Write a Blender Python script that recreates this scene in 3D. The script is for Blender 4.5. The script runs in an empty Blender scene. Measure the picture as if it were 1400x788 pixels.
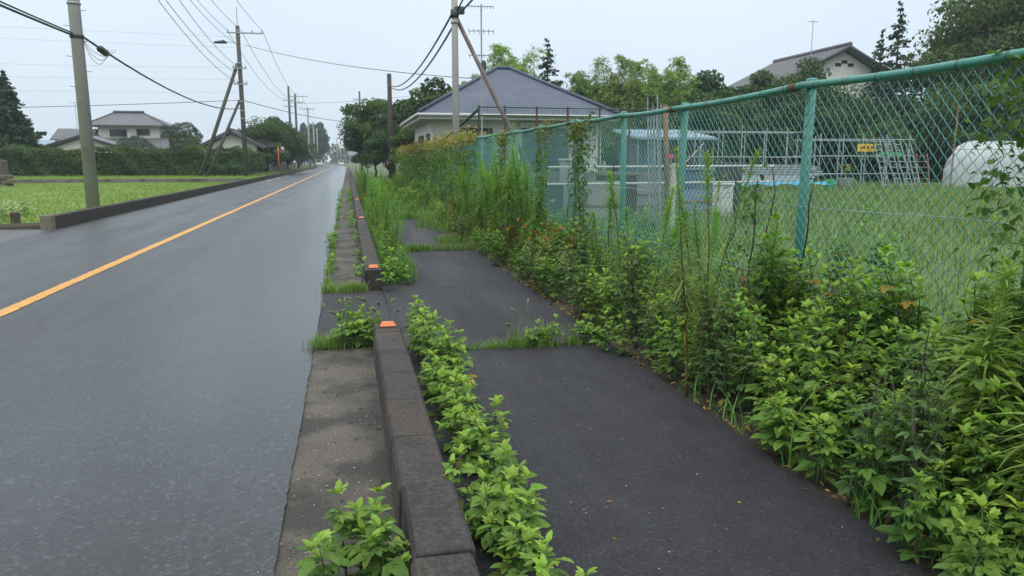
import bpy, math, random
import numpy as np
from mathutils import Matrix, Vector
R = math.radians
rnd = random.Random(7)
rng = np.random.default_rng(11)
sc = bpy.context.scene
col = sc.collection

# ------------------------------------------------------------------ camera, sky, sun, exposure
cam_d = bpy.data.cameras.new('camera'); cam = bpy.data.objects.new('camera', cam_d); col.objects.link(cam)
cam.location = (0, 0, 1.5)
cam.rotation_euler = (R(90 - 9.775), 0, R(-12.38))
cam_d.sensor_width = 36; cam_d.lens = 25.97; cam_d.clip_start = .05; cam_d.clip_end = 4000
sc.camera = cam

SUN_EL, SUN_AZ = 58, 205          # azimuth measured clockwise from +Y (the road direction)
w = bpy.data.worlds.new('World'); sc.world = w; w.use_nodes = True
nt = w.node_tree; nt.nodes.clear()
out = nt.nodes.new('ShaderNodeOutputWorld'); bg = nt.nodes.new('ShaderNodeBackground')
sky = nt.nodes.new('ShaderNodeTexSky'); sky.sky_type = 'NISHITA'; sky.sun_disc = False
sky.sun_elevation = R(SUN_EL); sky.sun_rotation = R(SUN_AZ); sky.dust_density = 6; sky.air_density = 1.2; sky.altitude = 50
# overcast: an even pale cloud deck, a little brighter overhead, over the clear-sky model
geo = nt.nodes.new('ShaderNodeTexCoord'); sep = nt.nodes.new('ShaderNodeSeparateXYZ')
nt.links.new(geo.outputs['Generated'], sep.inputs[0])
ramp = nt.nodes.new('ShaderNodeValToRGB')
ramp.color_ramp.elements[0].position = 0.0; ramp.color_ramp.elements[0].color = (5.8, 6.7, 7.6, 1)
ramp.color_ramp.elements[1].position = .9; ramp.color_ramp.elements[1].color = (17.5, 18.3, 18.9, 1)
e = ramp.color_ramp.elements.new(.3); e.color = (6.9, 8.0, 9.1, 1)
nt.links.new(sep.outputs['Z'], ramp.inputs[0])
cloud = nt.nodes.new('ShaderNodeTexNoise'); cloud.inputs['Scale'].default_value = 1.4; cloud.inputs['Detail'].default_value = 3
nt.links.new(geo.outputs['Generated'], cloud.inputs['Vector'])
cm = nt.nodes.new('ShaderNodeMapRange'); cm.inputs['From Min'].default_value = .3; cm.inputs['From Max'].default_value = .7; cm.inputs['To Min'].default_value = .93; cm.inputs['To Max'].default_value = 1.05
nt.links.new(cloud.outputs['Fac'], cm.inputs['Value'])
mulc = nt.nodes.new('ShaderNodeVectorMath'); mulc.operation = 'SCALE'
nt.links.new(ramp.outputs[0], mulc.inputs[0]); nt.links.new(cm.outputs[0], mulc.inputs['Scale'])
mix = nt.nodes.new('ShaderNodeMixRGB'); mix.inputs['Fac'].default_value = .9
nt.links.new(sky.outputs[0], mix.inputs['Color1']); nt.links.new(mulc.outputs[0], mix.inputs['Color2'])
nt.links.new(mix.outputs[0], bg.inputs['Color']); bg.inputs['Strength'].default_value = .12
nt.links.new(bg.outputs[0], out.inputs['Surface'])
sun_d = bpy.data.lights.new('sun', 'SUN'); sun_d.energy = .7; sun_d.angle = R(35); sun_d.color = (1, .96, .9)
sun = bpy.data.objects.new('sun', sun_d); col.objects.link(sun)
az = R(SUN_AZ); sdir = Vector((math.sin(az)*math.cos(R(SUN_EL)), math.cos(az)*math.cos(R(SUN_EL)), math.sin(R(SUN_EL))))
sun.rotation_euler = sdir.to_track_quat('Z', 'Y').to_euler(); sun.location = (0, -20, 40)
sc.view_settings.view_transform = 'Standard'; sc.view_settings.look = 'None'
sc.view_settings.exposure = 0.1; sc.view_settings.gamma = 1; sc.view_settings.use_curve_mapping = False
sc.render.engine = 'CYCLES'
cy = sc.cycles
cy.max_bounces = 6; cy.diffuse_bounces = 3; cy.glossy_bounces = 2; cy.transmission_bounces = 3; cy.transparent_max_bounces = 8; cy.volume_bounces = 1
cy.use_denoising = True
try: cy.denoiser = 'OPENIMAGEDENOISE'
except Exception: pass
cy.caustics_reflective = False; cy.caustics_refractive = False
sc.render.film_transparent = False

# ------------------------------------------------------------------ helpers
def mesh_np(name, V, F, C=None, mat=None, smooth=False):
    V = np.asarray(V, np.float32).reshape(-1, 3); F = np.asarray(F, np.int32)
    me = bpy.data.meshes.new(name)
    me.vertices.add(len(V)); me.vertices.foreach_set('co', V.ravel())
    k = F.shape[1]; n = len(F)
    me.loops.add(n*k); me.loops.foreach_set('vertex_index', F.ravel())
    me.polygons.add(n); me.polygons.foreach_set('loop_start', np.arange(0, n*k, k, dtype=np.int32))
    me.polygons.foreach_set('loop_total', np.full(n, k, np.int32))
    me.polygons.foreach_set('use_smooth', np.full(n, bool(smooth)))
    if C is not None:
        a = me.color_attributes.new('Col', 'FLOAT_COLOR', 'POINT')
        C = np.asarray(C, np.float32)
        if C.shape[1] == 3: C = np.hstack([C, np.ones((len(C), 1), np.float32)])
        a.data.foreach_set('color', C.ravel())
    me.update(calc_edges=True)
    if mat: me.materials.append(mat)
    return me

class MB:
    """collects triangles, with an optional colour for each vertex"""
    def __init__(s): s.V = []; s.F = []; s.C = []; s.n = 0
    def add(s, V, F, c=(1, 1, 1)):
        V = np.asarray(V, float).reshape(-1, 3); F = np.asarray(F, int)
        if F.shape[1] == 4: F = np.vstack([F[:, [0, 1, 2]], F[:, [0, 2, 3]]])
        s.V.append(V); s.F.append(F + s.n); s.n += len(V)
        c = np.asarray(c, float)
        s.C.append(np.tile(c, (len(V), 1)) if c.ndim == 1 else c)
        return s
    def box(s, x0, x1, y0, y1, z0, z1, c=(1, 1, 1), bev=0):
        if bev:
            b = bev
            V = []
            for z, d in ((z0, 0), (z1-b, 0), (z1, b)):
                V += [(x0+d, y0+d, z), (x1-d, y0+d, z), (x1-d, y1-d, z), (x0+d, y1-d, z)]
            F = [(3, 2, 1, 0), (8, 9, 10, 11)]
            for k in (0, 4):
                for i in range(4): j = (i+1) % 4; F.append((k+i, k+j, k+4+j, k+4+i))
            return s.add(V, F, c)
        V = [(x0,y0,z0),(x1,y0,z0),(x1,y1,z0),(x0,y1,z0),(x0,y0,z1),(x1,y0,z1),(x1,y1,z1),(x0,y1,z1)]
        return s.add(V, [(3,2,1,0),(4,5,6,7),(0,1,5,4),(1,2,6,5),(2,3,7,6),(3,0,4,7)], c)
    def tube(s, P, r, n=6, c=(1, 1, 1), cap=True):
        V, F = tube(P, r, n, cap); return s.add(V, F, c)
    def mesh(s, name, mat=None, smooth=False):
        return mesh_np(name, np.vstack(s.V), np.vstack(s.F), np.vstack(s.C), mat, smooth)

def tube(P, r, n=6, cap=True):
    P = np.asarray(P, float); m = len(P)
    r = np.full(m, r, float) if np.isscalar(r) else np.asarray(r, float)
    T = np.gradient(P, axis=0); T /= np.linalg.norm(T, axis=1)[:, None] + 1e-12
    ref = np.array([0, 0, 1.]) if abs(T[0, 2]) < .9 else np.array([1., 0, 0])
    a = np.linspace(0, 2*math.pi, n, endpoint=False)
    V = []
    for i in range(m):
        u = np.cross(T[i], ref); u /= np.linalg.norm(u) + 1e-12; v = np.cross(u, T[i])
        V.append(P[i] + r[i]*(np.cos(a)[:, None]*u + np.sin(a)[:, None]*v))
    V = np.vstack(V); F = []
    for i in range(m-1):
        for j in range(n):
            k = (j+1) % n; p, q, t_, u_ = i*n+j, i*n+k, (i+1)*n+k, (i+1)*n+j
            F += [(p, q, t_), (p, t_, u_)]
    if cap:
        for j in range(1, n-1): F += [(0, j+1, j), ((m-1)*n, (m-1)*n+j, (m-1)*n+j+1)]
    return V, np.array(F)

def obj(name, me, parent=None, loc=None, rotz=None, scale=None):
    o = bpy.data.objects.new(name, me); col.objects.link(o)
    if parent: o.parent = parent
    if loc is not None: o.location = loc
    if rotz is not None: o.rotation_euler = (0, 0, rotz)
    if scale is not None: o.scale = (scale,)*3 if np.isscalar(scale) else scale
    return o
def tag(o, label=None, cat=None, group=None, kind=None):
    if label: o['label'] = label
    if cat: o['category'] = cat
    if group: o['group'] = group
    if kind: o['kind'] = kind
    return o
def thing(name, label, cat, loc=(0, 0, 0), rotz=0, group=None, scale=None):
    return tag(obj(name, None, None, loc, rotz, scale), label, cat, group)
def struct(name, me, **k): return tag(obj(name, me, **k), kind='structure')

# ------------------------------------------------------------------ materials
def new_mat(name):
    m = bpy.data.materials.new(name); m.use_nodes = True
    n = m.node_tree; b = n.nodes['Principled BSDF']
    return m, n, b
def N(nt, t, **kw):
    n = nt.nodes.new(t)
    for k, v in kw.items():
        if k in n.inputs: n.inputs[k].default_value = v
        else: setattr(n, k, v)
    return n
def pos(nt): return nt.nodes.new('ShaderNodeNewGeometry').outputs['Position']
def mixrgb(nt, fac, a, b, mode='MIX'):
    m = nt.nodes.new('ShaderNodeMixRGB'); m.blend_type = mode
    for i, v in zip((0, 1, 2), (fac, a, b)):
        if hasattr(v, 'is_linked') or hasattr(v, 'links'): nt.links.new(v, m.inputs[i])
        else: m.inputs[i].default_value = v if np.isscalar(v) else (*v, 1)[:4]
    return m.outputs[0]
def ramp_(nt, val, pts):
    r = nt.nodes.new('ShaderNodeValToRGB'); cr = r.color_ramp
    while len(cr.elements) < len(pts): cr.elements.new(.5)
    for e, (p, c) in zip(cr.elements, pts):
        e.position = p; e.color = (c, c, c, 1) if np.isscalar(c) else (*c, 1)
    nt.links.new(val, r.inputs[0]); return r.outputs[0]
def bump(nt, b, h, strength, dist):
    n = nt.nodes.new('ShaderNodeBump'); n.inputs['Strength'].default_value = strength; n.inputs['Distance'].default_value = dist
    nt.links.new(h, n.inputs['Height']); nt.links.new(n.outputs[0], b.inputs['Normal'])
def noise(nt, scale, detail=4, vec=None, rough=.6):
    n = N(nt, 'ShaderNodeTexNoise'); n.inputs['Scale'].default_value = scale; n.inputs['Detail'].default_value = detail
    n.inputs['Roughness'].default_value = rough
    nt.links.new(vec if vec is not None else pos(nt), n.inputs['Vector']); return n.outputs['Fac']
def scaled(nt, v):
    m = nt.nodes.new('ShaderNodeMapping'); m.inputs['Scale'].default_value = v
    nt.links.new(pos(nt), m.inputs['Vector']); return m.outputs[0]

def simple(name, c, rough=.7, var=.25, scale=6, metallic=0, bstr=.15, bscale=40, bdist=.004, spec=.4, usecol=False, stain=None, grain=None):
    m, n, b = new_mat(name)
    f = noise(n, scale, 5)
    lo = tuple(x*(1-var) for x in c); hi = tuple(min(1, x*(1+var)) for x in c)
    base = mixrgb(n, f, lo, hi)
    if stain:
        sf = ramp_(n, noise(n, stain[1], 6), [(stain[2], 0), (stain[2]+.15, 1)])
        base = mixrgb(n, sf, base, stain[0])
    if grain: base = mixrgb(n, 1., base, ramp_(n, noise(n, grain, 4, rough=.75), [(.3, .6), (.5, .95), (.62, 1.1), (.76, 1.6)]), 'MULTIPLY')
    if grain: base = mixrgb(n, 1., base, ramp_(n, noise(n, grain, 4, rough=.75), [(.3, .6), (.5, .95), (.62, 1.1), (.76, 1.6)]), 'MULTIPLY')
    if usecol:
        a = n.nodes.new('ShaderNodeAttribute'); a.attribute_name = 'Col'
        base = mixrgb(n, 1., base, a.outputs['Color'], 'MULTIPLY')
    n.links.new(base, b.inputs['Base Color'])
    b.inputs['Roughness'].default_value = rough; b.inputs['Metallic'].default_value = metallic
    b.inputs['Specular IOR Level'].default_value = spec
    if bstr: bump(n, b, noise(n, bscale, 3), bstr, bdist)
    return m

def leaf_mat(name, trans=.3, rough=.5, gain=1., spec=.35):
    m, n, b = new_mat(name)
    a = n.nodes.new('ShaderNodeAttribute'); a.attribute_name = 'Col'
    oi = n.nodes.new('ShaderNodeObjectInfo')
    hsv = n.nodes.new('ShaderNodeHueSaturation')
    r1 = N(n, 'ShaderNodeMapRange'); r1.inputs['To Min'].default_value = .485; r1.inputs['To Max'].default_value = .515
    r2 = N(n, 'ShaderNodeMapRange'); r2.inputs['To Min'].default_value = .8*gain; r2.inputs['To Max'].default_value = 1.2*gain
    n.links.new(oi.outputs['Random'], r1.inputs['Value'])
    fr = N(n, 'ShaderNodeMath', operation='FRACT'); ml = N(n, 'ShaderNodeMath', operation='MULTIPLY'); ml.inputs[1].default_value = 7.31
    n.links.new(oi.outputs['Random'], ml.inputs[0]); n.links.new(ml.outputs[0], fr.inputs[0]); n.links.new(fr.outputs[0], r2.inputs['Value'])
    n.links.new(r1.outputs[0], hsv.inputs['Hue']); n.links.new(r2.outputs[0], hsv.inputs['Value'])
    n.links.new(a.outputs['Color'], hsv.inputs['Color'])
    mm = mixrgb(n, 1., hsv.outputs[0], ramp_(n, noise(n, 60, 3), [(.3, .82), (.7, 1.12)]), 'MULTIPLY')
    n.links.new(mm, b.inputs['Base Color'])
    b.inputs['Roughness'].default_value = rough; b.inputs['Specular IOR Level'].default_value = spec
    t = n.nodes.new('ShaderNodeBsdfTranslucent')
    tc = mixrgb(n, 1., mm, (1.15, 1.25, .55), 'MULTIPLY'); n.links.new(tc, t.inputs['Color'])
    mx = n.nodes.new('ShaderNodeMixShader'); mx.inputs[0].default_value = trans
    n.links.new(b.outputs[0], mx.inputs[1]); n.links.new(t.outputs[0], mx.inputs[2])
    n.links.new(mx.outputs[0], n.nodes['Material Output'].inputs['Surface'])
    return m

def asphalt(name, c1, c2, r_lo, r_hi, wet=False, aggr=110, bs=.5, spec=.5, crack=0, gr=1.):
    m, n, b = new_mat(name)
    v = N(n, 'ShaderNodeTexVoronoi'); v.inputs['Scale'].default_value = aggr; n.links.new(pos(n), v.inputs['Vector'])
    fine = noise(n, aggr*1.6, 2)
    big = noise(n, .55, 5); mid = noise(n, 5, 4)
    base = mixrgb(n, ramp_(n, big, [(.3, 0), (.7, 1)]), c1, c2)
    sp = N(n, 'ShaderNodeSeparateColor'); n.links.new(v.outputs['Color'], sp.inputs[0])
    base = mixrgb(n, 1., base, ramp_(n, sp.outputs[0], [(0, .6-.25*(gr-1)), (.6, .9), (.9, 1.1+.4*(gr-1)), (.975, 1.7*gr)]), 'MULTIPLY')
    base = mixrgb(n, 1., base, ramp_(n, mid, [(.3, .82), (.7, 1.15)]), 'MULTIPLY')
    if crack:
        wv = N(n, 'ShaderNodeVectorMath', operation='ADD'); nn = N(n, 'ShaderNodeTexNoise'); nn.inputs['Scale'].default_value = 2.5; nn.inputs['Detail'].default_value = 5
        n.links.new(pos(n), nn.inputs['Vector']); sc_ = N(n, 'ShaderNodeVectorMath', operation='SCALE'); sc_.inputs['Scale'].default_value = .7; n.links.new(nn.outputs['Color'], sc_.inputs[0])
        n.links.new(pos(n), wv.inputs[0]); n.links.new(sc_.outputs[0], wv.inputs[1])
        cv = N(n, 'ShaderNodeTexVoronoi'); cv.feature = 'DISTANCE_TO_EDGE'; cv.inputs['Scale'].default_value = crack; n.links.new(wv.outputs[0], cv.inputs['Vector'])
        ln = ramp_(n, cv.outputs['Distance'], [(0, 1), (.004*crack/.5, .6), (.009*crack/.5, 0)])
        mk = ramp_(n, noise(n, .7, 3), [(.52, 0), (.6, 1)])
        cf = mixrgb(n, 1., ln, mk, 'MULTIPLY')
        base = mixrgb(n, cf, base, (.008, .008, .008))
    n.links.new(base, b.inputs['Base Color'])
    streak = noise(n, 1.1, 5, scaled(n, (1.6, .22, 1)))
    rr = ramp_(n, streak, [(.32, r_lo), (.68, r_hi)])
    if wet:
        # water drains towards the gutter: a smoother film on the low side of the lane
        s = n.nodes.new('ShaderNodeSeparateXYZ'); n.links.new(pos(n), s.inputs[0])
        nx = N(n, 'ShaderNodeMath', operation='ADD'); nz = N(n, 'ShaderNodeMath', operation='MULTIPLY'); nz.inputs[1].default_value = .9
        n.links.new(noise(n, .8, 3, scaled(n, (1.5, .12, 1))), nz.inputs[0]); n.links.new(s.outputs['X'], nx.inputs[0]); n.links.new(nz.outputs[0], nx.inputs[1])
        film = N(n, 'ShaderNodeMapRange'); film.interpolation_type = 'SMOOTHSTEP'
        film.inputs['From Min'].default_value = -2.6; film.inputs['From Max'].default_value = -.1
        n.links.new(nx.outputs[0], film.inputs['Value'])
        rr = mixrgb(n, film.outputs[0], rr, (.13, .13, .13))
        film_o = film.outputs[0]
    n.links.new(rr, b.inputs['Roughness'])
    b.inputs['Specular IOR Level'].default_value = spec
    h = N(n, 'ShaderNodeMath', operation='ADD'); n.links.new(v.outputs['Distance'], h.inputs[0]); n.links.new(fine, h.inputs[1])
    bn = n.nodes.new('ShaderNodeBump'); bn.inputs['Distance'].default_value = .004; bn.inputs['Strength'].default_value = bs
    n.links.new(h.outputs[0], bn.inputs['Height'])
    if wet:
        st = N(n, 'ShaderNodeMapRange'); st.inputs['To Min'].default_value = bs; st.inputs['To Max'].default_value = bs*.4
        n.links.new(film_o, st.inputs['Value']); n.links.new(st.outputs[0], bn.inputs['Strength'])
    n.links.new(bn.outputs[0], b.inputs['Normal'])
    return m

M = {}
M['road'] = asphalt('road_asphalt', (.019, .0215, .023), (.031, .0335, .0345), .3, .44, wet=True, aggr=72, bs=.62, crack=.22, spec=.36, gr=1.25)
M['path'] = asphalt('path_asphalt', (.017, .0162, .0195), (.033, .031, .036), .5, .8, aggr=120, bs=1., spec=.32, crack=.35, gr=1.2)
M['apron'] = asphalt('apron_asphalt', (.07, .072, .074), (.1, .1, .1), .5, .65, aggr=90)
M['gutter'] = simple('gutter_concrete', (.1, .086, .068), .8, .5, 3, bstr=.6, bscale=90, bdist=.005, stain=((.04, .037, .03), 2.2, .43), grain=90)
M['kerb'] = simple('kerb_concrete', (.05, .042, .036), .85, .3, 3, bstr=.4, bscale=140, bdist=.003, stain=((.03, .028, .024), 5, .5), usecol=True, grain=45)
M['kerb_plain'] = simple('old_concrete', (.16, .155, .14), .85, .35, 2, bstr=.4, stain=((.07, .065, .055), 1.5, .5))
M['grit'] = simple('grit', (.5, .5, .5), .8, .2, 30, usecol=True, bstr=0)
M['soil'] = simple('soil', (.05, .04, .028), .95, .5, 9, bstr=.8, bscale=40, bdist=.02)
M['field'] = simple('field_soil', (.14, .21, .04), .95, .4, 1.2, bstr=.8, bscale=25, bdist=.03)
M['wild'] = simple('wild_field', (.085, .14, .03), .95, .5, 1.5, bstr=.8, bscale=20, bdist=.03)
M['ground'] = simple('ground_earth', (.08, .1, .04), .95, .4, .05, bstr=.3, bscale=5)
M['yellow'] = simple('yellow_paint', (.62, .3, .045), .5, .18, 14, bstr=.4, bscale=110, bdist=.003, stain=((.2, .12, .05), 11, .57), grain=60)
M['white_paint'] = simple('white_paint', (.6, .6, .58), .5, .2, 9, stain=((.15, .15, .15), 3, .48))
M['orange'] = simple('orange_plastic', (.78, .2, .06), .4, .1, 20, bstr=0, spec=.5)
M['orange_paint'] = simple('orange_paint', (.6, .13, .03), .45, .15, 5, bstr=0)
M['leaf'] = leaf_mat('leaf', .34, .5, gain=1.32, spec=.18)
M['treeleaf'] = leaf_mat('tree_leaf', .25, .5, spec=.2)
M['needle'] = leaf_mat('needle', .1, .55, spec=.2)
M['grass'] = leaf_mat('grass_blade', .3, .45)
M['stem'] = simple('stem', (.5, .5, .5), .6, .2, 30, usecol=True, bstr=.1)
M['bark'] = simple('bark', (.06, .048, .036), .9, .4, 12, bstr=.8, bscale=30, bdist=.02)
M['teal'] = simple('teal_coating', (.05, .215, .165), .42, .16, 4, bstr=.12, bscale=60, spec=.5, stain=((.1, .2, .13), 9, .63))
M['teal_wire'] = simple('teal_wire_coating', (.075, .26, .235), .4, .15, 5, bstr=0, spec=.5)
M['rust'] = simple('rusty_steel', (.1, .045, .028), .8, .4, 20, bstr=.4)
M['wire'] = simple('galvanised_wire', (.35, .37, .38), .5, .1, 5, metallic=.4, bstr=0)
M['cable'] = simple('black_cable', (.035, .037, .04), .55, .1, 5, bstr=0)
M['pole_conc'] = simple('pole_concrete', (.31, .305, .275), .85, .15, 2, bstr=.3, bscale=50, stain=((.22, .22, .195), 1.5, .55))
M['pole_dark'] = simple('pole_dark', (.085, .08, .075), .85, .25, 3, bstr=.3)
M['pole_rust'] = simple('pole_rusted', (.15, .115, .1), .7, .3, 3, bstr=.3, stain=((.22, .21, .2), 2, .48))
M['pole_grey'] = simple('pole_galvanised', (.33, .35, .36), .5, .15, 2, metallic=.2, bstr=.1)
M['metal_dark'] = simple('dark_metal', (.05, .052, .055), .5, .2, 5, bstr=0)
M['slate'] = simple('blue_slate', (.066, .082, .118), .62, .22, 3, bstr=.3, bscale=25, stain=((.088, .104, .14), 1.4, .5))
M['tile'] = simple('grey_tile', (.135, .14, .15), .5, .22, 2, bstr=.2)
M['tile_dark'] = simple('dark_tile', (.075, .078, .085), .5, .22, 2, bstr=.2)
M['cream'] = simple('cream_wall', (.72, .69, .58), .85, .08, 1.5, bstr=.1)
M['white_wall'] = simple('white_wall', (.8, .79, .74), .85, .08, 1.2, bstr=.1, stain=((.66, .65, .6), .8, .58))
M['beige'] = simple('beige_wall', (.66, .62, .58), .85, .1, 1.5, bstr=.15)
M['eave'] = simple('eave_white', (.55, .55, .53), .6, .1, 2, bstr=0)
M['wood_dark'] = simple('dark_wood', (.06, .045, .035), .8, .3, 8, bstr=.2)
M['wood'] = simple('weathered_wood', (.24, .15, .09), .85, .3, 8, bstr=.3)
M['alu'] = simple('aluminium', (.5, .52, .54), .4, .1, 3, metallic=.5, bstr=0)
m_, n_, b_ = new_mat('window_glass'); b_.inputs['Base Color'].default_value = (.03, .035, .04, 1); b_.inputs['Roughness'].default_value = .08; b_.inputs['Specular IOR Level'].default_value = .6; M['glass'] = m_
m_, n_, b_ = new_mat('mirror_face'); b_.inputs['Base Color'].default_value = (.8, .82, .82, 1); b_.inputs['Roughness'].default_value = .05; b_.inputs['Metallic'].default_value = 1; M['mirror'] = m_
M['blue_tin'] = simple('blue_corrugated', (.27, .37, .44), .5, .15, 3, bstr=0)
M['blue_wall'] = simple('blue_panel', (.095, .14, .19), .6, .3, 2, bstr=.1)
M['scaffold'] = simple('scaffold_steel', (.33, .36, .38), .45, .25, 6, metallic=.3, bstr=0, stain=((.2, .12, .08), 6, .58))
M['tarp_blue'] = simple('blue_tarp', (.06, .3, .45), .5, .2, 5, bstr=.2)
M['yellow_sign'] = simple('yellow_board', (.7, .42, .02), .5, .1, 5, bstr=0)
M['black'] = simple('black_print', (.02, .02, .02), .6, .1, 5, bstr=0)
M['green_plastic'] = simple('green_plastic', (.03, .38, .12), .45, .1, 5, bstr=0)
M['stone'] = simple('stone', (.17, .15, .125), .9, .45, 5, bstr=.5, bscale=20, bdist=.02, usecol=True)
M['block'] = simple('concrete_block', (.19, .185, .175), .9, .2, 4, bstr=.3)
M['white_car'] = simple('white_car_paint', (.75, .75, .75), .25, .04, 2, bstr=0, spec=.5)
M['tyre'] = simple('tyre_rubber', (.025, .025, .025), .8, .2, 5, bstr=0)
M['red'] = simple('red_paint', (.55, .04, .03), .45, .1, 5, bstr=0)
M['net'] = simple('green_net_frame', (.035, .075, .06), .6, .2, 5, bstr=0)
M['pink'] = simple('pink_plastic', (.6, .06, .25), .45, .1, 5, bstr=0)
M['petal'] = leaf_mat('petal', .3, .6)
m_, n_, b_ = new_mat('tunnel_film')
b_.inputs['Base Color'].default_value = (.62, .65, .66, 1); b_.inputs['Roughness'].default_value = .3; b_.inputs['Transmission Weight'].default_value = 0
tr_ = n_.nodes.new('ShaderNodeBsdfTranslucent'); tr_.inputs[0].default_value = (.65, .69, .7, 1)
mx_ = n_.nodes.new('ShaderNodeMixShader'); mx_.inputs[0].default_value = .4
n_.links.new(b_.outputs[0], mx_.inputs[1]); n_.links.new(tr_.outputs[0], mx_.inputs[2]); n_.links.new(mx_.outputs[0], n_.nodes['Material Output'].inputs['Surface'])
bump(n_, b_, noise(n_, 2.5, 4), .6, .05)
M['film'] = m_
# ------------------------------------------------------------------ setting: ground, road, gutter, path, kerbs, fields
def slab(x0, x1, y0, y1, z0, z1, mat, step=.12, jl=0, jr=0, je=0, name='slab', bend=None, cols=1):
    """a flat slab with ragged left / right / end edges and a real thickness"""
    ny = max(2, int((y1-y0)/step)+1); ys = np.linspace(y0, y1, ny)
    def jag(a): 
        j = rng.normal(0, 1, ny); k = np.convolve(rng.normal(0, 1, ny+6), np.ones(7)/7, 'valid')
        return a*(j*.5+k*1.6)
    L = x0 + jag(jl); Rr = x1 + jag(jr)
    if bend is not None: L = L + bend(ys); Rr = Rr + bend(ys)
    nx = cols+1; V = []; F = []
    for z in (z1, z0):
        for i in range(ny):
            for k in range(nx):
                t = k/cols; dy = 0
                if i in (0, ny-1) and je: dy = rng.normal(0, je)
                V.append((L[i]*(1-t)+Rr[i]*t, ys[i]+dy, z))
    o = ny*nx
    for i in range(ny-1):
        for k in range(cols): a = i*nx+k; F.append((a, a+1, a+nx+1, a+nx))
        a = i*nx; F.append((a, a+nx, o+a+nx, o+a)); a = i*nx+cols; F.append((a+nx, a, o+a, o+a+nx))
    for k in range(cols):
        F.append((k+1, k, o+k, o+k+1)); a = (ny-1)*nx+k; F.append((a, a+1, o+a+1, o+a))
    return mesh_np(name, V, F, None, mat)
def bend(y): return -np.clip(np.asarray(y)-170, 0, None)**2/2600.

g = MB(); g.add([(-800, -60, -.08), (800, -60, -.08), (800, 1100, -.08), (-800, 1100, -.08)], [(0, 1, 2, 3)])
struct('ground', g.mesh('ground', M['ground']))
def joined(name, meshes):
    V = []; F = []; n = 0
    for me in meshes:
        v = np.zeros(len(me.vertices)*3, np.float32); me.vertices.foreach_get('co', v); V.append(v.reshape(-1, 3))
        F.append(np.array([p.vertices[:] for p in me.polygons])+n); n += len(me.vertices)
    return mesh_np(name, np.vstack(V), np.vstack(F), None, meshes[0].materials[0])
struct('road', joined('road', [slab(-6.35, -.32, -5, 40, -.06, .012, M['road'], .05, 0, .0035), slab(-6.35, -.32, 40, 460, -.06, .012, M['road'], 2.0, bend=bend)]))
road = bpy.data.objects['road']
# centre line, with its worn edges
cl = struct('centre_line', joined('centre_line', [slab(-3.47, -3.32, -2, 60, .0165, .0166, M['yellow'], .05, .006, .006), slab(-3.47, -3.32, 60, 300, .0165, .0166, M['yellow'], 2, bend=bend)]))
for y0, y1 in ((58, 60.5), (66, 69), (74, 78), (90, 95)):
    struct('edge_marking', slab(-5.95, -5.8, y0, y1, .0165, .0166, M['white_paint'], .3, .02, .02))

# gutter of long concrete slabs
gut = struct('gutter', None)
for y0, y1 in [(-2, 1.98), (1.99, 5.97)] + [(8.62+k*4, 8.62+k*4+3.985) for k in range(14)] + [(64.7, 160)]:
    o = obj('slab', slab(-.345, .148, y0, y1, -.05, 0+rnd.uniform(-.002, .002), M['gutter'], .1, 0, .0, .012, cols=6), gut)
# footpath, laid in lengths with open joints where the weeds come up
pth = struct('footpath', None)
for i, (x0, x1, y0, y1, z) in enumerate([(.35, 2.06, -2, 5.64, .02), (.35, 2.06, 5.7, 12.3, .014), (.35, 2.08, 12.38, 19.2, .02), (.35, 2.05, 19.28, 60, .015)]):
    obj('asphalt_length', slab(x0, x1, y0, y1, -.06, z, M['path'], .09, .004, .035, .02, cols=8), pth)
obj('crossing_strip', slab(-.318, .348, 5.99, 8.6, -.06, .008, M['path'], .08, .012, 0, .015, cols=4), pth)
v = MB(); v.add([(2.0, -2, -.015), (3.6, -2, -.0), (3.6, 62, -.0), (2.0, 62, -.015)], [(0, 1, 2, 3)]); v.add([(.13, -2, -.03), (.36, -2, -.03), (.36, 62, -.03), (.13, 62, -.03)], [(0, 1, 2, 3)])
struct('verge_soil', v.mesh('verge_soil', M['soil']))

# kerbs
def kerb_block(L, x0, x1, h, ch, tint):
    prof = [(x0, -.06), (x0+.012, h-ch), (x0+.012+ch*.6, h), (x1-.014, h), (x1, h-.014), (x1, -.06)]
    b = .005
    V = []
    for y, s in ((0, b), (b, 0), (L-b, 0), (L, b)):
        V += [(x+(s if x < (x0+x1)/2 else -s), y, z-(s if z > 0 else 0)) for x, z in prof]
    n = len(prof); F = []
    mb = MB(); Q = []
    for i in range(3):
        for j in range(n): k = (j+1) % n; Q.append((i*n+j, (i+1)*n+j, (i+1)*n+k, i*n+k))
    T = []
    for j in range(1, n-1): T += [(0, j, j+1), (3*n, 3*n+j+1, 3*n+j)]
    mb.add(V, Q, tint); mb.F.append(np.array(T)); return mb.mesh('kerb_block', M['kerb'])
tints = [(1, 1, 1), (1.1, 1.07, 1.02), (.86, .9, .98), (1.04, .98, .93)]
kb = [kerb_block(.547, .14, .36, .22, .022, t) for t in tints]
kerbR = struct('kerb', None)
def run(y0, y1, L, blocks, parent, x=0.):
    y = y0; k = 0
    while y < y1-.1:
        o = obj('kerb_block', blocks[2] if abs(y-2.25) < .1 else rnd.choice(blocks), parent)
        ln = min(L, y1-y); o.scale = (1, ln/L, 1+rnd.uniform(-.008, .008)); o.location = (x+rnd.uniform(-.003, .003), y, 0)
        if abs(y-2.25) < .1: o.scale.z = 1.05; o.location.x = x+.012
        y += L; k += 1
run(-.5, 5.86, .55, kb, kerbR)
run(8.86, 16.9, .55, kb, kerbR)
run(17.05, 25.0, .55, kb, kerbR); run(25.15, 44, .55, kb, kerbR)
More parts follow.
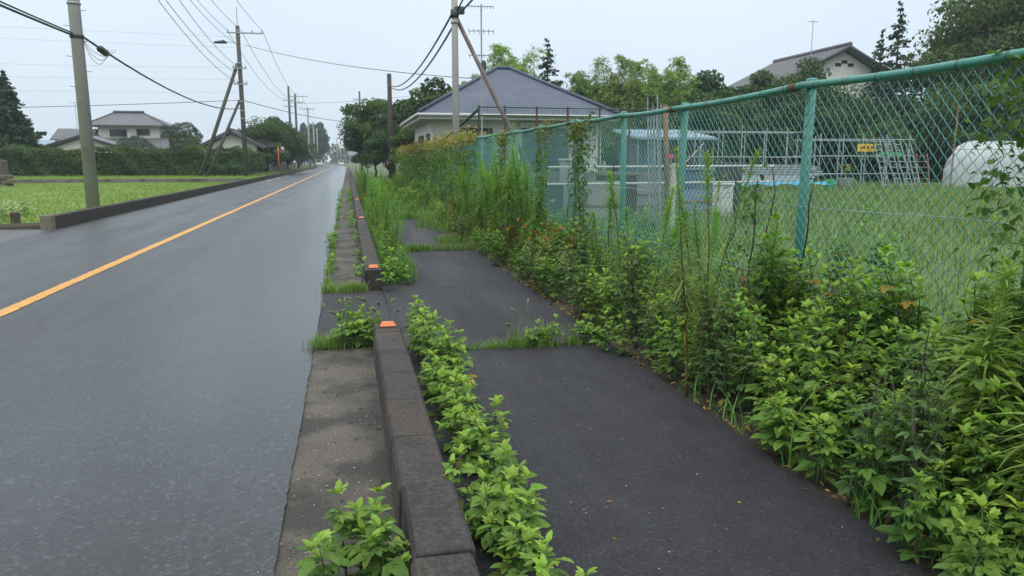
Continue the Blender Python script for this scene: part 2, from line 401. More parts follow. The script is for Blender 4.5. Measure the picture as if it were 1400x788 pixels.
kbl = [kerb_block(2.985, .14, .36, .22, .022, t) for t in tints]
run(44.2, 150, 3.0, kbl, kerbR)
kerbL = struct('kerb', None)
kl = [kerb_block(1.985, -.22, 0, .29, .04, t) for t in tints[:1]+tints[2:]]
def mirror_x(o): pass
run(18.3, 52.2, 2.0, kl, kerbL, -6.42); run(53.0, 67.6, 2.0, kl, kerbL, -6.42); run(69.2, 165, 4.0, [kerb_block(3.985, -.22, 0, .29, .04, tints[0])], kerbL, -6.42)

def reflector(loc, label):
    t = thing('kerb_reflector', label, 'reflector', loc, group='orange reflectors on the kerb tops')
    b = MB(); b.box(-.065, .065, -.03, .03, 0, .008); obj('base', b.mesh('base', M['metal_dark']), t)
    b = MB(); V = [(-.06, -.026, .008), (.06, -.026, .008), (.06, .026, .008), (-.06, .026, .008), (-.045, -.01, .04), (.045, -.01, .04), (.045, .01, .04), (-.045, .01, .04)]
    b.add(V, [(4, 5, 6, 7), (0, 1, 5, 4), (1, 2, 6, 5), (2, 3, 7, 6), (3, 0, 4, 7)]); obj('lens', b.mesh('lens', M['orange']), t)
reflector((.262, 5.72, .222), 'orange reflector on the far end of the nearest kerb run')
reflector((.262, 9.0, .222), 'orange reflector on the second kerb run, just past the gap')
reflector((.262, 17.0, .222), 'small orange reflector on the third kerb run among weeds')
reflector((.262, 25.1, .222), 'farthest tiny orange reflector on the kerb along the road')

# left side: driveway apron, two fields, the low concrete edge between them
struct('driveway_apron', slab(-12, -6.36, 11.5, 18.25, -.06, .006, M['apron'], .15, .05, .0, .03, cols=6))
def terrain(name, x0, x1, y0, y1, z, amp, nx, ny, mat):
    X, Y = np.meshgrid(np.linspace(x0, x1, nx), np.linspace(y0, y1, ny))
    Z = z + amp*(np.sin(X*1.3+Y*.7)+np.sin(X*.37-Y*1.1+2)+rng.normal(0, .35, X.shape))
    idx = np.arange(nx*ny).reshape(ny, nx)
    F = np.stack([idx[:-1, :-1], idx[:-1, 1:], idx[1:, 1:], idx[1:, :-1]], -1).reshape(-1, 4)
    return struct(name, mesh_np(name, np.stack([X, Y, Z], -1), F, None, mat, True))
terrain('field', -60, -6.66, 18.3, 52.3, .1, .012, 90, 60, M['field'])
terrain('field', -90, -6.66, 53.2, 68, .2, .012, 90, 30, M['field'])
terrain('field', 3.6, 95, -10, 75, .02, .03, 140, 130, M['wild'])
b_ = MB(); n_b = 60
xs = np.linspace(-60, -6.7, n_b); V = []
for (y, z) in ((18.16, -.02), (18.27, .08), (18.45, .125), (18.8, .09)): V += [(x, y+rnd.uniform(-.05, .05), z+rnd.uniform(-.015, .02)) for x in xs]
b_.add(V, [(j*n_b+i, j*n_b+i+1, (j+1)*n_b+i+1, (j+1)*n_b+i) for j in range(3) for i in range(n_b-1)])
struct('soil_bank', b_.mesh('soil_bank', M['soil']))
struct('field_edge', slab(-60, -6.68, 52.5, 52.75, -.05, .34, M['kerb_plain'], .6, 0, 0, .0))
# ------------------------------------------------------------------ leaf and plant templates
def leaflet(L, W, droop=.25, fold=.35, ts=(0, .14, .32, .5, .7, .86, 1), ws=(.08, .62, 1, .78, .72, .34, 0)):
    V = []; F = []
    n = len(ts)
    for t, w_ in zip(ts, ws):
        x = L*t; z = -droop*L*t*t; h = W*w_/2
        V += [(x, 0, z), (x+.12*h, h, z+fold*h), (x+.12*h, -h, z+fold*h)]
    for i in range(n-1):
        a, b = 3*i, 3*i+3
        if i < n-2: F += [(a, b, b+1), (a, b+1, a+1), (a, a+2, b+2), (a, b+2, b)]
        else: F += [(a, b, a+1), (a, a+2, b)]
    return np.array(V, float), np.array(F)
def rotz(a): c, s = math.cos(a), math.sin(a); return np.array([[c, -s, 0], [s, c, 0], [0, 0, 1.]])
def roty(a): c, s = math.cos(a), math.sin(a); return np.array([[c, 0, s], [0, 1, 0], [-s, 0, c]])
def rotx(a): c, s = math.cos(a), math.sin(a); return np.array([[1, 0, 0], [0, c, -s], [0, s, c]])
def join(parts):
    V = []; F = []; n = 0
    for v, f in parts: V.append(v); F.append(f+n); n += len(v)
    return np.vstack(V), np.vstack(F)
def strip(p, q, w_):
    p, q = np.array(p, float), np.array(q, float); d = q-p; s = np.cross(d, (0, 0, 1)); s = s/np.linalg.norm(s)*w_
    return np.array([p-s, p+s, q+s, q-s]), np.array([(0, 1, 2), (0, 2, 3)])
def compound(kind):
    """leaves of unit length: three or five toothed leaflets on a stalk, or one toothed blade"""
    P = [strip((0, 0, 0), (.34, 0, .02), .008)]
    lt = lambda L, W, d=.25: leaflet(L, W, d, .3)
    if kind == 0:
        v, f = lt(.68, .42); P.append((v+(.34, 0, .02), f))
        for s in (-1, 1):
            v, f = lt(.46, .28, .3); P.append((v@rotz(s*.95).T+(.33, 0, .02), f))
    elif kind == 1:
        v, f = lt(.57, .33); P.append((v+(.45, 0, .02), f)); P.append(strip((.34, 0, .02), (.46, 0, .02), .007))
        for s in (-1, 1):
            v, f = lt(.45, .26, .3); P.append((v@rotz(s*.85).T+(.42, 0, .02), f))
            v, f = lt(.36, .2, .3); P.append((v@rotz(s*1.15).T+(.26, 0, .015), f))
    elif kind == 2:
        v, f = lt(.8, .46, .3); P = [strip((0, 0, 0), (.22, 0, .01), .008), (v+(.2, 0, .01), f)]
    else:
        v, f = lt(.72, .4, .2); P.append((v+(.3, 0, .02), f))
        v, f = lt(.34, .2, .3); P.append((v@rotz(.9).T+(.3, 0, .02), f))
    return join(P)
COMP = [compound(k) for k in range(4)]
NARROW = leaflet(1, .11, .35, .25, (0, .25, .6, 1), (.3, 1, .75, 0))
NARROWC = leaflet(1, .1, .75, .25, (0, .25, .5, .75, 1), (.3, 1, .9, .6, 0))
SIMPLE = leaflet(1, .55, .3, .3, (0, .3, .65, 1), (.12, 1, .75, 0))
ROUND = leaflet(1, .8, .3, .25, (0, .25, .65, 1), (.2, 1, .85, 0))

def orient(azim, elev, roll): return rotz(azim) @ roty(-elev) @ rotx(roll)
def place(tpl, Ms, Ps):
    tv, tf = tpl; Ms = np.asarray(Ms); Ps = np.asarray(Ps); K = len(Ps)
    V = np.einsum('kij,nj->kni', Ms, tv) + Ps[:, None, :]
    F = tf[None] + (np.arange(K)*len(tv))[:, None, None]
    return V.reshape(-1, 3), F.reshape(-1, 3), len(tv)
def lerp(a, b, t): return tuple(x*(1-t)+y*t for x, y in zip(a, b))
G_OLD, G_MID, G_NEW = (.063, .122, .027), (.122, .212, .036), (.21, .325, .05)
BROWN, YEL = (.13, .075, .03), (.34, .24, .03)

def bidens(h, seed, lush=1., bright=.5, spread=.9, big=1.):
    """bushy weed: stems with crossed pairs of toothed compound leaves. Returns stem tubes and leaf records"""
    r = random.Random(seed); tubes = []; leaves = []
    def shoot(base, d, length, rad, depth):
        n = max(3, int(length/(.055+.03*depth*0))); p = np.array(base, float); d = np.array(d, float); az0 = r.uniform(0, 6.3)
        pts = [p.copy()]
        for i in range(n):
            d = d + np.array([r.gauss(0, .07), r.gauss(0, .07), .09]); d /= np.linalg.norm(d)
            p = p + d*(length/n); pts.append(p.copy()); t = (i+1)/n
            a0 = az0 + i*math.pi/2 + r.uniform(-.3, .3)
            if depth == 0 and t < .2 and r.random() < .6: continue
            ll = (.155 if t < .6 else .155*(1-.62*(t-.6)/.4))*r.uniform(.8, 1.25)*big*(.85 if depth else 1.1)
            for k in (0, 1):
                a = a0 + k*math.pi
                el = (.12 if t < .8 else .12+.7*(t-.8)/.2)+r.uniform(-.35, .25)
                c = lerp(G_OLD, G_MID, min(1, .2+bright*t+r.uniform(-.2, .3)))
                if t > .72: c = lerp(c, G_NEW, (t-.72)/.28*(.5+.5*bright))
                if t < .3 and r.random() < .07: c = lerp(YEL, BROWN, r.random()*.6)
                leaves.append((p.copy(), a, el, r.uniform(-.35, .35), ll, r.choice((0, 0, 1, 1, 3, 2)), c))
            if depth == 0 and .12 < t < .8 and r.random() < .75*lush:
                a = a0 + r.uniform(-.4, .4)+r.choice((0, math.pi))
                dd = (math.cos(a)*.75*spread, math.sin(a)*.75*spread, .75)
                shoot(p, dd, length*(1-t*.75)*r.uniform(.35, .6), rad*.55, 1)
        for k in range(3):
            leaves.append((p.copy(), r.uniform(0, 6.3), r.uniform(.6, 1.2), 0, .075*big, 2, lerp(G_MID, G_NEW, .6+.4*bright)))
        tubes.append((np.array(pts), np.linspace(rad, rad*.35, len(pts))))
    for s in range(1 if lush < .9 else r.choice((1, 2))):
        a = r.uniform(0, 6.3); shoot((r.uniform(-.03, .03), r.uniform(-.03, .03), -.01), (.18*math.cos(a), .18*math.sin(a), 1), h*r.uniform(.85, 1.05), .004+.004*h, 0)
    return tubes, leaves
def goldenrod(h, seed, lean=.08, dense=1., dry=.15, tuft=True, lf=1., yellow=0.):
    """one upright stalk clothed in narrow leaves, paler and tufted at the tip"""
    r = random.Random(seed); n = 14; p = np.array([0, 0, -.01]); a = r.uniform(0, 6.3); d = np.array([lean*math.cos(a), lean*math.sin(a), 1.]); pts = [p.copy()]
    for i in range(n):
        d = d + np.array([r.gauss(0, .03), r.gauss(0, .03), 0]); d /= np.linalg.norm(d); p = p + d*h/n; pts.append(p.copy())
    pts = np.array(pts); leaves = []
    K = int(210*h*dense)+20; az0 = r.uniform(0, 6)
    for i in range(K):
        t = .1+.9*(i/K)**.9; s = t*n; j = min(n-1, int(s)); q = pts[j]+(pts[j+1]-pts[j])*(s-j)
        ll = (.055+.085*math.sin(math.pi*min(1, t*.85+.1)))*lf*r.uniform(.45, 1.4)*(.75+.35*math.sin(t*9+seed))
        el = .25+.75*t**3+r.uniform(-.3, .3)
        c = lerp(lerp(G_OLD, G_MID, .5+r.uniform(-.3, .3)), (.15, .31, .05), max(0, t-.4)/.6)
        if yellow: c = lerp(c, (.17, .22, .045), yellow*r.uniform(.5, 1))
        if t < dry+.12 and r.random() < .7:
            c = lerp(BROWN, (.22, .16, .06), r.random()); el = -.6+r.uniform(-.5, .4); ll *= .6
        leaves.append((q, az0+i*2.4, el, r.uniform(-.3, .3), ll, 10 if t > .7 or r.random() < .4 else 11, c))
    if tuft:
        for i in range(16):
            leaves.append((pts[-1]-(pts[-1]-pts[-2])*r.random()*.6, i*2.4, r.uniform(.35, 1.1), 0, .06*lf*r.uniform(.7, 1.1), 11, lerp((.12, .25, .045), (.2, .3, .06), r.random())))
    return [(pts, np.linspace(.0035+.0025*h, .0018, n+1))], leaves
TPL = {0: COMP[0], 1: COMP[1], 2: COMP[2], 3: COMP[3], 10: NARROW, 11: NARROWC, 20: SIMPLE, 21: ROUND}
def stem_mesh(tubes, c=(.14, .22, .07), sides=5, c2=None):
    mb = MB()
    for P, rad in tubes:
        V, F = tube(P, rad, sides)
        z = V[:, 2]; t = np.clip((z-z.min())/(max(z.max()-z.min(), .01)), 0, 1)[:, None]
        mb.add(V, F, np.array(c2 if c2 else c)*(1-t)+np.array(c)*t)
    return mb.mesh('stem', M['stem'], True)
def foliage_arrays(leaves):
    mb = MB(); by = {}
    for L in leaves: by.setdefault(L[5], []).append(L)
    for k, Ls in by.items():
        Ms = np.array([orient(l[1], l[2], l[3])*l[4] for l in Ls]); Ps = np.array([l[0] for l in Ls])
        V, F, n = place(TPL[k], Ms, Ps); C = np.repeat(np.array([l[6] for l in Ls]), n, 0); mb.add(V, F, C)
    return mb
def variant(tubes, leaves, mat='leaf', c=(.14, .22, .07), c2=None):
    return stem_mesh(tubes, c, c2=c2), foliage_arrays(leaves).mesh('foliage', M[mat])
def put(var, name, label, cat, loc, rz, s=1., group=None):
    t = thing(name, label, cat, loc, rz, group, s)
    obj('stem', var[0], t); obj('foliage', var[1], t)
    return t
# leaves as separate objects, for the weeds nearest the camera
LEAFM = {}
def leaf_me(kind, c):
    q = (kind,)+tuple(int(x*30) for x in c)
    if q not in LEAFM:
        v, f = TPL[kind]; LEAFM[q] = mesh_np('leaf', v, f, np.tile(c, (len(v), 1)), M['leaf'])
    return LEAFM[q]
def put_leafy(gen, name, label, cat, loc, rz, s=1., group=None):
    tubes, leaves = gen
    t = thing(name, label, cat, loc, rz, group, s)
    st = obj('stem', stem_mesh(tubes), t)
    for l in leaves:
        o = obj('leaf', leaf_me(l[5], l[6]), st)
        Mx = Matrix((orient(l[1], l[2], l[3])*l[4]).tolist()).to_4x4(); Mx.translation = Vector(l[0].tolist()); o.matrix_local = Mx
    return t

# ------------------------------------------------------------------ weeds
VB = [variant(*bidens(h, 100+i, lush, br, .9, bg_)) for i, (h, lush, br, bg_) in enumerate([(.42, 1.1, .6, .74), (.5, 1.1, .5, .76), (.62, 1.1, .4, .8), (.78, 1.1, .35, .85), (.92, 1.1, .3, .88), (.55, 1.1, .7, .74), (1.05, 1.1, .3, .9), (.7, 1.1, .5, .8)])]
def dull(lv, f, c=(.075, .13, .06)): return [l[:6]+(lerp(l[6], c, f),) for l in lv]
VM = []
for i, h in enumerate((.5, .7, .9, .6)):
    tb_, lv_ = bidens(h, 130+i, 1.1, .35, .7, .55); VM.append(variant(tb_, dull(lv_, .55), c=(.16, .15, .09)))
VDEAD = []
for i, h in enumerate((.7, .95)):
    tb_, lv_ = bidens(h, 140+i, .8, .2, .8, .5); lv_ = [l[:2]+(l[2]-.7,)+l[3:6]+(lerp(BROWN, (.22, .15, .07), rnd.random()),) for l in lv_ if rnd.random() < .45]; VDEAD.append(variant(tb_, lv_, c=(.16, .1, .06)))
VS = [variant(*bidens(h, 150+i, .8, .8)) for i, h in enumerate((.2, .26, .32))]
VG = [variant(*goldenrod(h, 200+i, .12, 1.55, .22, lf=1.), c2=(.2, .13, .06)) for i, h in enumerate((1.15, 1.35, 1.5, 1.65, 1.8, 1.25))]
VGY = [variant(*goldenrod(h, 230+i, .07, 1.5, .2, yellow=.8, lf=.75), c=(.25, .3, .08), c2=(.26, .16, .07)) for i, h in enumerate((1.45, 1.6, 1.5))]

def mass(name, label, items, mat='leaf', cat='undergrowth'):
    """many plants that nobody could tell apart, as one object"""
    Vs = []; Fs = []; Cs = []; n = 0; cache = {}
    for var, x, y, z, rz, s in items:
        me = var[1]
        if me.name not in cache:
            v = np.zeros(len(me.vertices)*3, np.float32); me.vertices.foreach_get('co', v)
            f = np.zeros(len(me.polygons)*3, np.int32); me.loops.foreach_get('vertex_index', f)
            c = np.zeros(len(me.vertices)*4, np.float32); me.color_attributes['Col'].data.foreach_get('color', c)
            cache[me.name] = (v.reshape(-1, 3), f.reshape(-1, 3), c.reshape(-1, 4))
        v, f, c = cache[me.name]
        Vs.append((v*s)@rotz(rz).T+np.array([x, y, z])); Fs.append(f+n); n += len(v); Cs.append(np.clip(c*rnd.uniform(.8, 1.2), 0, 1))
    return tag(obj(name, mesh_np(name, np.vstack(Vs), np.vstack(Fs), np.vstack(Cs), M[mat])), label, cat, None, 'stuff')

# row behind the nearest kerb run
spots = ((1.7, 'the nearest kerb block'), (2.0, 'the joint before the raised kerb block'), (2.25, 'the raised dark kerb block'), (2.5, 'the far half of the raised block'), (2.8, 'the block after the raised one'), (3.1, 'the second block after the raised one'), (3.4, 'the middle of the near kerb'), (3.7, 'the kerb just before the lone sprig'), (4.1, 'the kerb just past the lone sprig'), (4.4, 'the kerb before its last blocks'), (4.7, 'the last full kerb block'), (5.0, 'the kerb end block'), (5.3, 'the near orange reflector'), (9, ''))
k = 0
for y in np.arange(1.72, 5.78, .145):
    h = .27 + .06*rnd.random() + (.1 if y > 4.8 else 0)
    place_ = [b_ for (a_, b_), (c_, d_) in zip(spots[:-1], spots[1:]) if a_ <= y < c_][0]
    lab = ('taller' if h > .35 else 'bright green') + ' leafy weed behind ' + place_
    put_leafy(bidens(h*1.05, 300+k, 1.35, .85, 1.15, .72), 'leafy_weed', lab, 'weed', (.5+rnd.uniform(-.05, .13), y, -.02), rnd.uniform(0, 6.3), 1, 'weeds along the near kerb'); k += 1
put_leafy(bidens(.2, 341, .5, .9, 1., .8), 'leafy_weed', 'small sprig of weed reaching out alone over the path from the kerb row', 'weed', (.76, 4.0, .0), 1, .9)
# the lone bush in the gutter
put_leafy(bidens(.37, 352, 1.8, .35, 1.25, .82), 'leafy_weed', 'lone bushy weed growing in the concrete gutter at the foot of the kerb', 'weed', (-.02, 2.5, 0), .6, 1.0)
put_leafy(bidens(.28, 353, 1.7, .35, 1.3, .8), 'leafy_weed', 'lower side shoots of the lone bush growing in the concrete gutter', 'weed', (-.1, 2.32, 0), 2.6, 1.0)

put_leafy(bidens(.31, 354, 1.8, .35, 1.3, .8), 'leafy_weed', 'fuller kerb-side half of the lone bush in the concrete gutter', 'weed', (.05, 2.44, 0), 4.1, 1.0)
# the verge: plants nearest the camera carry single leaves
ZN = ((0, 'in the bottom corner'), (2.1, 'by the tallest tufted stalk'), (2.5, 'under the near panel, corner side'), (2.95, 'under the first near panel mesh'), (3.4, 'under the middle of the near panel'), (3.8, 'under the far half of the near panel'), (4.2, 'beside the yellowing stalks'), (4.9, 'before the second fence panel'), (5.9, 'before the leaning second post'), (7, 'between the leaning post and the orange flowers'), (8.3, 'around the orange flowers'), (10.5, 'below the vine columns'), (13.5, 'past the vine columns'), (17, 'below the vine curtain'), (99, ''))
def verge_label(x, y, s):
    z_ = [b_ for (a_, b_), (c_, d_) in zip(ZN[:-1], ZN[1:]) if a_ <= y < c_][0]
    w_ = 'at the path edge' if x < 2.4 else ('in mid verge' if x < 2.8 else 'at the fence foot')
    return ('large' if s > 1.02 else 'small' if s < .88 else 'green')+' leafy weed '+w_+', '+z_
cnt = 0
pts = []
def ok(x, y, d):
    for a, b in pts:
        if (a-x)**2+(b-y)**2 < d*d: return False
    pts.append((x, y)); return True
def edge(y): return 2.1+.07*math.sin(y*2.1)+.06*math.sin(y*5.3+1)
for _ in range(900):
    y = rnd.uniform(1.6, 5.0); x = rnd.uniform(edge(y), 3.14)
    if not ok(x, y, .15): continue
    f = max(0, (x-2.05)/1.1); h = .28+.75*f**1.2+rnd.uniform(-.06, .08); s = rnd.uniform(.85, 1.1)
    if x < 2.5 and y < 4.6 and cnt < 16:
        put_leafy(bidens(h, 400+cnt, 1., .8, 1., .76), 'leafy_weed', 'fresh '+verge_label(x, y, s), 'weed', (x, y, -.01), rnd.uniform(0, 6.3), 1, 'weeds at the near path edge'); cnt += 1
    else:
        v_ = VB[0] if h < .45 else VB[1] if h < .52 else rnd.choice((VB[2], VB[5])) if h < .64 else rnd.choice((VB[3], VB[7])) if h < .82 else rnd.choice((VB[4], VB[6]))
        q_ = rnd.random()
        if q_ < .2: v_ = rnd.choice(VM)
        elif q_ < .26: v_ = rnd.choice(VDEAD)
        put(v_, 'leafy_weed', verge_label(x, y, s), 'weed', (x, y, -.01), rnd.uniform(0, 6.3), s, 'weeds in the verge')
far_ = []
for (ya, yb, n, d) in ((5.0, 11, 600, .19), (11, 20, 420, .24), (20, 46, 500, .33)):
    for _ in range(n):
        y = rnd.uniform(ya, yb); x = rnd.uniform(edge(y)-.03, 3.1)
        if not ok(x, y, d): continue
        f = (x-2.05)/1.05; s = rnd.uniform(.75, 1.1)
        v_ = rnd.choice(VB[:2]+[VB[5]]) if f < .45 else rnd.choice(VB[1:4]+[VB[7], VB[4]])
        q_ = rnd.random()
        if q_ < .25: v_ = rnd.choice(VM)
        elif q_ < .33: v_ = rnd.choice(VDEAD)
        if y > 15: far_.append((v_, x, y, -.01, rnd.uniform(0, 6.3), s))
        else: put(v_, 'leafy_weed', verge_label(x, y, s), 'weed', (x, y, -.01), rnd.uniform(0, 6.3), s, 'weeds in the verge')
for _ in range(60): far_.append((rnd.choice(VB[:3]), rnd.uniform(.9, 2.2), rnd.uniform(21, 46), 0, rnd.uniform(0, 6.3), rnd.uniform(.6, 1)))
mass('undergrowth', 'mass of leafy weeds along the far verge below the vine curtain', far_)
# weeds behind the fence, seen through the mesh
bh = []
for _ in range(110): bh.append((rnd.choice(VB), rnd.uniform(3.3, 4.7), rnd.uniform(1.0, 18), 0, rnd.uniform(0, 6.3), rnd.uniform(.65, 1.0)))
for _ in range(240):
    x = 4.7+22*rnd.random()**1.5; y = rnd.uniform(2, 34)
    if x < y*1.3+5: bh.append((rnd.choice(VB[:3]), x, y, 0, rnd.uniform(0, 6.3), rnd.uniform(.6, 1.0)))
mass('undergrowth', 'leafy weeds scattered in the wild field behind the chain link', bh)

# tall narrow-leaved stalks
def tall(var, loc, lab, s=1., rz=None): put(var, 'goldenrod_stalk', lab, 'weed', loc, rnd.uniform(0, 6.3) if rz is None else rz, s, 'tall narrow-leaved stalks')
TN = [goldenrod(h*1.12, 260+i, .05, 1.7, .03, True, 1.15, yellow=.9) for i, h in enumerate((.95, .72, .9, .8, 1.15))]
for i, (x, y, s, l) in enumerate(((2.6, 2.52, 1., 'tallest yellow-green tufted stalk near the right edge of the picture'), (2.5, 2.16, .95, 'yellow-green tufted stalk in the bottom right corner'), (2.8, 2.55, 1.05, 'narrow-leaved stalk between the tallest tufted one and the fence'), (2.66, 2.2, 1.1, 'narrow-leaved stalk cut by the right edge of the picture'), (2.95, 2.75, .95, 'narrow-leaved stalk leaning on the mesh behind the tallest tufted one'), (2.4, 1.95, .9, 'low narrow-leaved stalk at the very corner of the picture'))):
    put(variant(*TN[i % 5], c=(.2, .3, .08)), 'goldenrod_stalk', l, 'weed', (x, y, 0), rnd.uniform(0, 6), s, 'near tall stalks')
for i, (x, y, s, l) in enumerate(((2.1, 4.27, 1.1, 'tall yellowing stalk with dry brown foot, nearest the path'), (2.16, 4.4, 1.0, 'yellowing stalk just behind the one nearest the path'), (2.22, 4.3, 1.05, 'yellowing stalk on the fence side of the pair by the path'), (2.3, 4.55, .95, 'shortest of the yellowing stalks by the path'))):
    tall(VGY[i % 3], (x, y, 0), l, s)
for (x, y, s) in ((2.6, 5.1, .85), (2.75, 5.3, .8), (2.5, 6.5, 1.05), (2.55, 6.8, 1.0), (2.7, 6.3, .95), (2.65, 7.4, .85), (2.8, 4.5, .75), (2.9, 5.8, .9), (2.8, 7.0, .9), (2.45, 5.6, .8), (2.6, 5.9, .95)):
    tall(rnd.choice(VG[:4]), (x, y, 0), 'tall dark green stalk '+('before' if y < 6 else 'just past')+' the leaning second fence post, '+('fence side' if x > 2.62 else 'path side'), s)
for _ in range(64):
    y = rnd.uniform(9.4, 16.5); x = rnd.uniform(2.25, 3.05)
    tall(rnd.choice(VG), (x, y, 0), 'feathery tall stalk '+('below the vine columns' if y < 12.5 else 'between vine columns and vine curtain')+(', path side' if x < 2.6 else ', fence side'), rnd.uniform(.8, 1.15))
for _ in range(26):
    y = rnd.uniform(16.5, 40); x = rnd.uniform(2.2, 3.0)
    tall(rnd.choice(VG), (x, y, 0), 'tall stalk along the far overgrown verge under the vine curtain', rnd.uniform(.4, .62))
for _ in range(90):
    y = 10.4+28*rnd.random()**1.3; x = rnd.uniform(.42, .8)
    tall(rnd.choice(VG), (x, y, 0), 'tall green stalk behind the '+('second' if y < 17 else 'third' if y < 25 else 'farthest')+' kerb run', rnd.uniform(.5, .92)*(1.0 if y > 12.5 else .62))
kr = []
for _ in range(80):
    y = 8.95+rnd.random()**1.3*20; x = rnd.uniform(.42, .75); v_ = rnd.choice(VB[:3]+VS); s = rnd.uniform(.6, .9)
    if y < 13: put(v_, 'leafy_weed', ('leafy' if s > .75 else 'small leafy')+' weed in the row behind the second kerb run'+(', near its reflector' if y < 10.5 else ', among tall stalks'), 'weed', (x, y, -.01), rnd.uniform(0, 6.3), s, 'weeds behind the second kerb run')
    else: kr.append((v_, x, y, -.01, rnd.uniform(0, 6.3), s))
mass('undergrowth', 'leafy weeds at the feet of the tall stalks behind the far kerb', kr)
kr = []
for _ in range(60):
    y = rnd.uniform(9.3, 40); x = rnd.choice((rnd.uniform(-.1, .12), rnd.uniform(-.36, -.26), rnd.uniform(.0, .12)))
    if y < 14: put(rnd.choice(VS), 'leafy_weed', 'small weed rooted in the gutter beside the second kerb run'+(' at the road edge' if x < -.2 else ' against the kerb'), 'weed', (x, y, 0), rnd.uniform(0, 6.3), rnd.uniform(.4, .8), 'weeds in the gutter')
    else: kr.append((rnd.choice(VS), x, y, 0, rnd.uniform(0, 6.3), rnd.uniform(.4, .9)))
mass('undergrowth', 'small weeds rooted along the far gutter', kr)
for (x, y, s, l) in ((.1, 9.15, .9, 'dark sprig at the near end of the second kerb run'), (.45, 8.6, .8, 'small pale weed on the path at the end of the second kerb run'), (.5, 9.1, 1.2, 'bushy weed just behind the near end of the second kerb run')):
    put(rnd.choice(VS), 'leafy_weed', l, 'weed', (x, y, 0), rnd.uniform(0, 6), s)
for i in range(13):
    put(rnd.choice(VS+VB[:1]), 'leafy_weed', 'leafy weed in the clump across the gutter at the near kerb end', 'weed', (rnd.uniform(-.17, .22), rnd.uniform(5.98, 6.25), 0), rnd.uniform(0, 6), rnd.uniform(.6, .9), 'clump at the kerb end')
for i in range(10):
    put(rnd.choice(VS), 'leafy_weed', 'small leafy weed in the joint across the footpath', 'weed', (rnd.uniform(1.25, 2.05), rnd.uniform(5.6, 5.76), 0), rnd.uniform(0, 6), rnd.uniform(.55, .85), 'weeds in the path joint')

# orange flowers on withered stems
for i, (x, y) in enumerate(((2.42, 9.9), (2.5, 9.6), (2.46, 8.7), (2.58, 8.5), (2.4, 9.2), (2.55, 9.2))):
    tb, lv = bidens(.5, 700+i, .9, .4)
    lv = [l[:6]+(lerp(l[6], BROWN, .35 if rnd.random() < .5 else 0),) for l in lv]
    t = put(variant(tb, lv, c=(.2, .13, .06)), 'orange_flower_plant', ['withering plant with orange flowers, farther clump in the verge', 'withering plant with orange flowers, nearer clump in the verge'][int(y < 9.1)], 'flower', (x, y, 0), rnd.uniform(0, 6), 1, 'orange flowering plants')
    for j in range(5):
        fl = [(np.zeros(3), k*math.pi/4, .25, 0, .03, 21, lerp((.6, .24, .012), (.55, .13, .01), rnd.random())) for k in range(8)]
        a = rnd.uniform(0, 6.3); q = rnd.uniform(.02, .3)
        o = obj('flower', foliage_arrays(fl).mesh('flower', M['petal']), t, (q*math.cos(a)-.08, q*math.sin(a)-.12, rnd.uniform(.42, .75))); o.rotation_euler = (rnd.uniform(.3, 1.2), rnd.uniform(-.4, .4), rnd.uniform(-1, 1)); o.scale = (1.0,)*3

# ------------------------------------------------------------------ grass
BLADE = (np.array([(-.5, 0, 0), (.5, 0, 0), (.4, .12, .45), (-.4, .12, .45), (.22, .42, .8), (-.22, .42, .8), (0, .8, .98)]), np.array([(0, 1, 2), (0, 2, 3), (3, 2, 4), (3, 4, 5), (5, 4, 6)]))
BLADE2 = (np.array([(-.5, 0, 0), (.5, 0, 0), (0, .35, 1)]), np.array([(0, 1, 2)]))
def blades(P, hgt, wid, cols_, tpl=BLADE, lean=.35):
    K = len(P); az_ = rng.uniform(0, 2*math.pi, K); c, s = np.cos(az_), np.sin(az_)
    hs = hgt*rng.uniform(.55, 1.3, K); ws = wid*rng.uniform(.7, 1.3, K); ln = rng.uniform(.2, 1.6, K)*lean*2
    Ms = np.zeros((K, 3, 3))
    Ms[:, 0, 0] = c*ws; Ms[:, 1, 0] = s*ws; Ms[:, 0, 1] = -s*hs*ln; Ms[:, 1, 1] = c*hs*ln; Ms[:, 2, 2] = hs
    V, F, n = place(tpl, Ms, P)
    t = rng.uniform(0, 1, (K, 1)); C = np.array(cols_[0])*(1-t)+np.array(cols_[1])*t
    if len(cols_) > 2:
        d = rng.uniform(0, 1, K) < cols_[3]; C[d] = np.array(cols_[2])*rng.uniform(.6, 1.2, (d.sum(), 1))
    return V, F, np.repeat(C, n, 0)
GG = ((.08, .18, .03), (.16, .31, .05), (.28, .23, .1), .06)
def grass(name, label, P, hgt, wid, cols_=GG, tpl=BLADE, lean=.35):
    V, F, C = blades(np.asarray(P), hgt, wid, cols_, tpl, lean)
    return tag(obj(name, mesh_np(name, V, F, C, M['grass'])), label, 'grass', None, 'stuff')
def rect(n, x0, x1, y0, y1, z=0.): return np.stack([rng.uniform(x0, x1, n), rng.uniform(y0, y1, n), np.full(n, z)], -1)
def tufts(n, x0, x1, y0, y1, per=22, sx=.035, sy=.03):
    """ragged clumps instead of an even strip"""
    P = []
    for _ in range(n):
        cx, cy_ = rnd.uniform(x0, x1), rnd.uniform(y0, y1); k_ = max(4, int(per*rnd.uniform(.3, 1.7))); q = rnd.uniform(.6, 1.6)
        P.append(np.stack([rng.normal(cx, sx*q, k_), rng.normal(cy_, sy*q, k_), np.zeros(k_)], -1))
    return np.vstack(P)
GL = ((.1, .2, .035), (.2, .34, .055), (.3, .24, .1), .08)
grass('grass', 'ragged grass growing across the gutter end beside the near reflector', np.vstack([tufts(16, -.36, -.05, 5.98, 6.1, 26), tufts(8, -.1, .15, 5.99, 6.12, 20)]), .1, .005, GL)
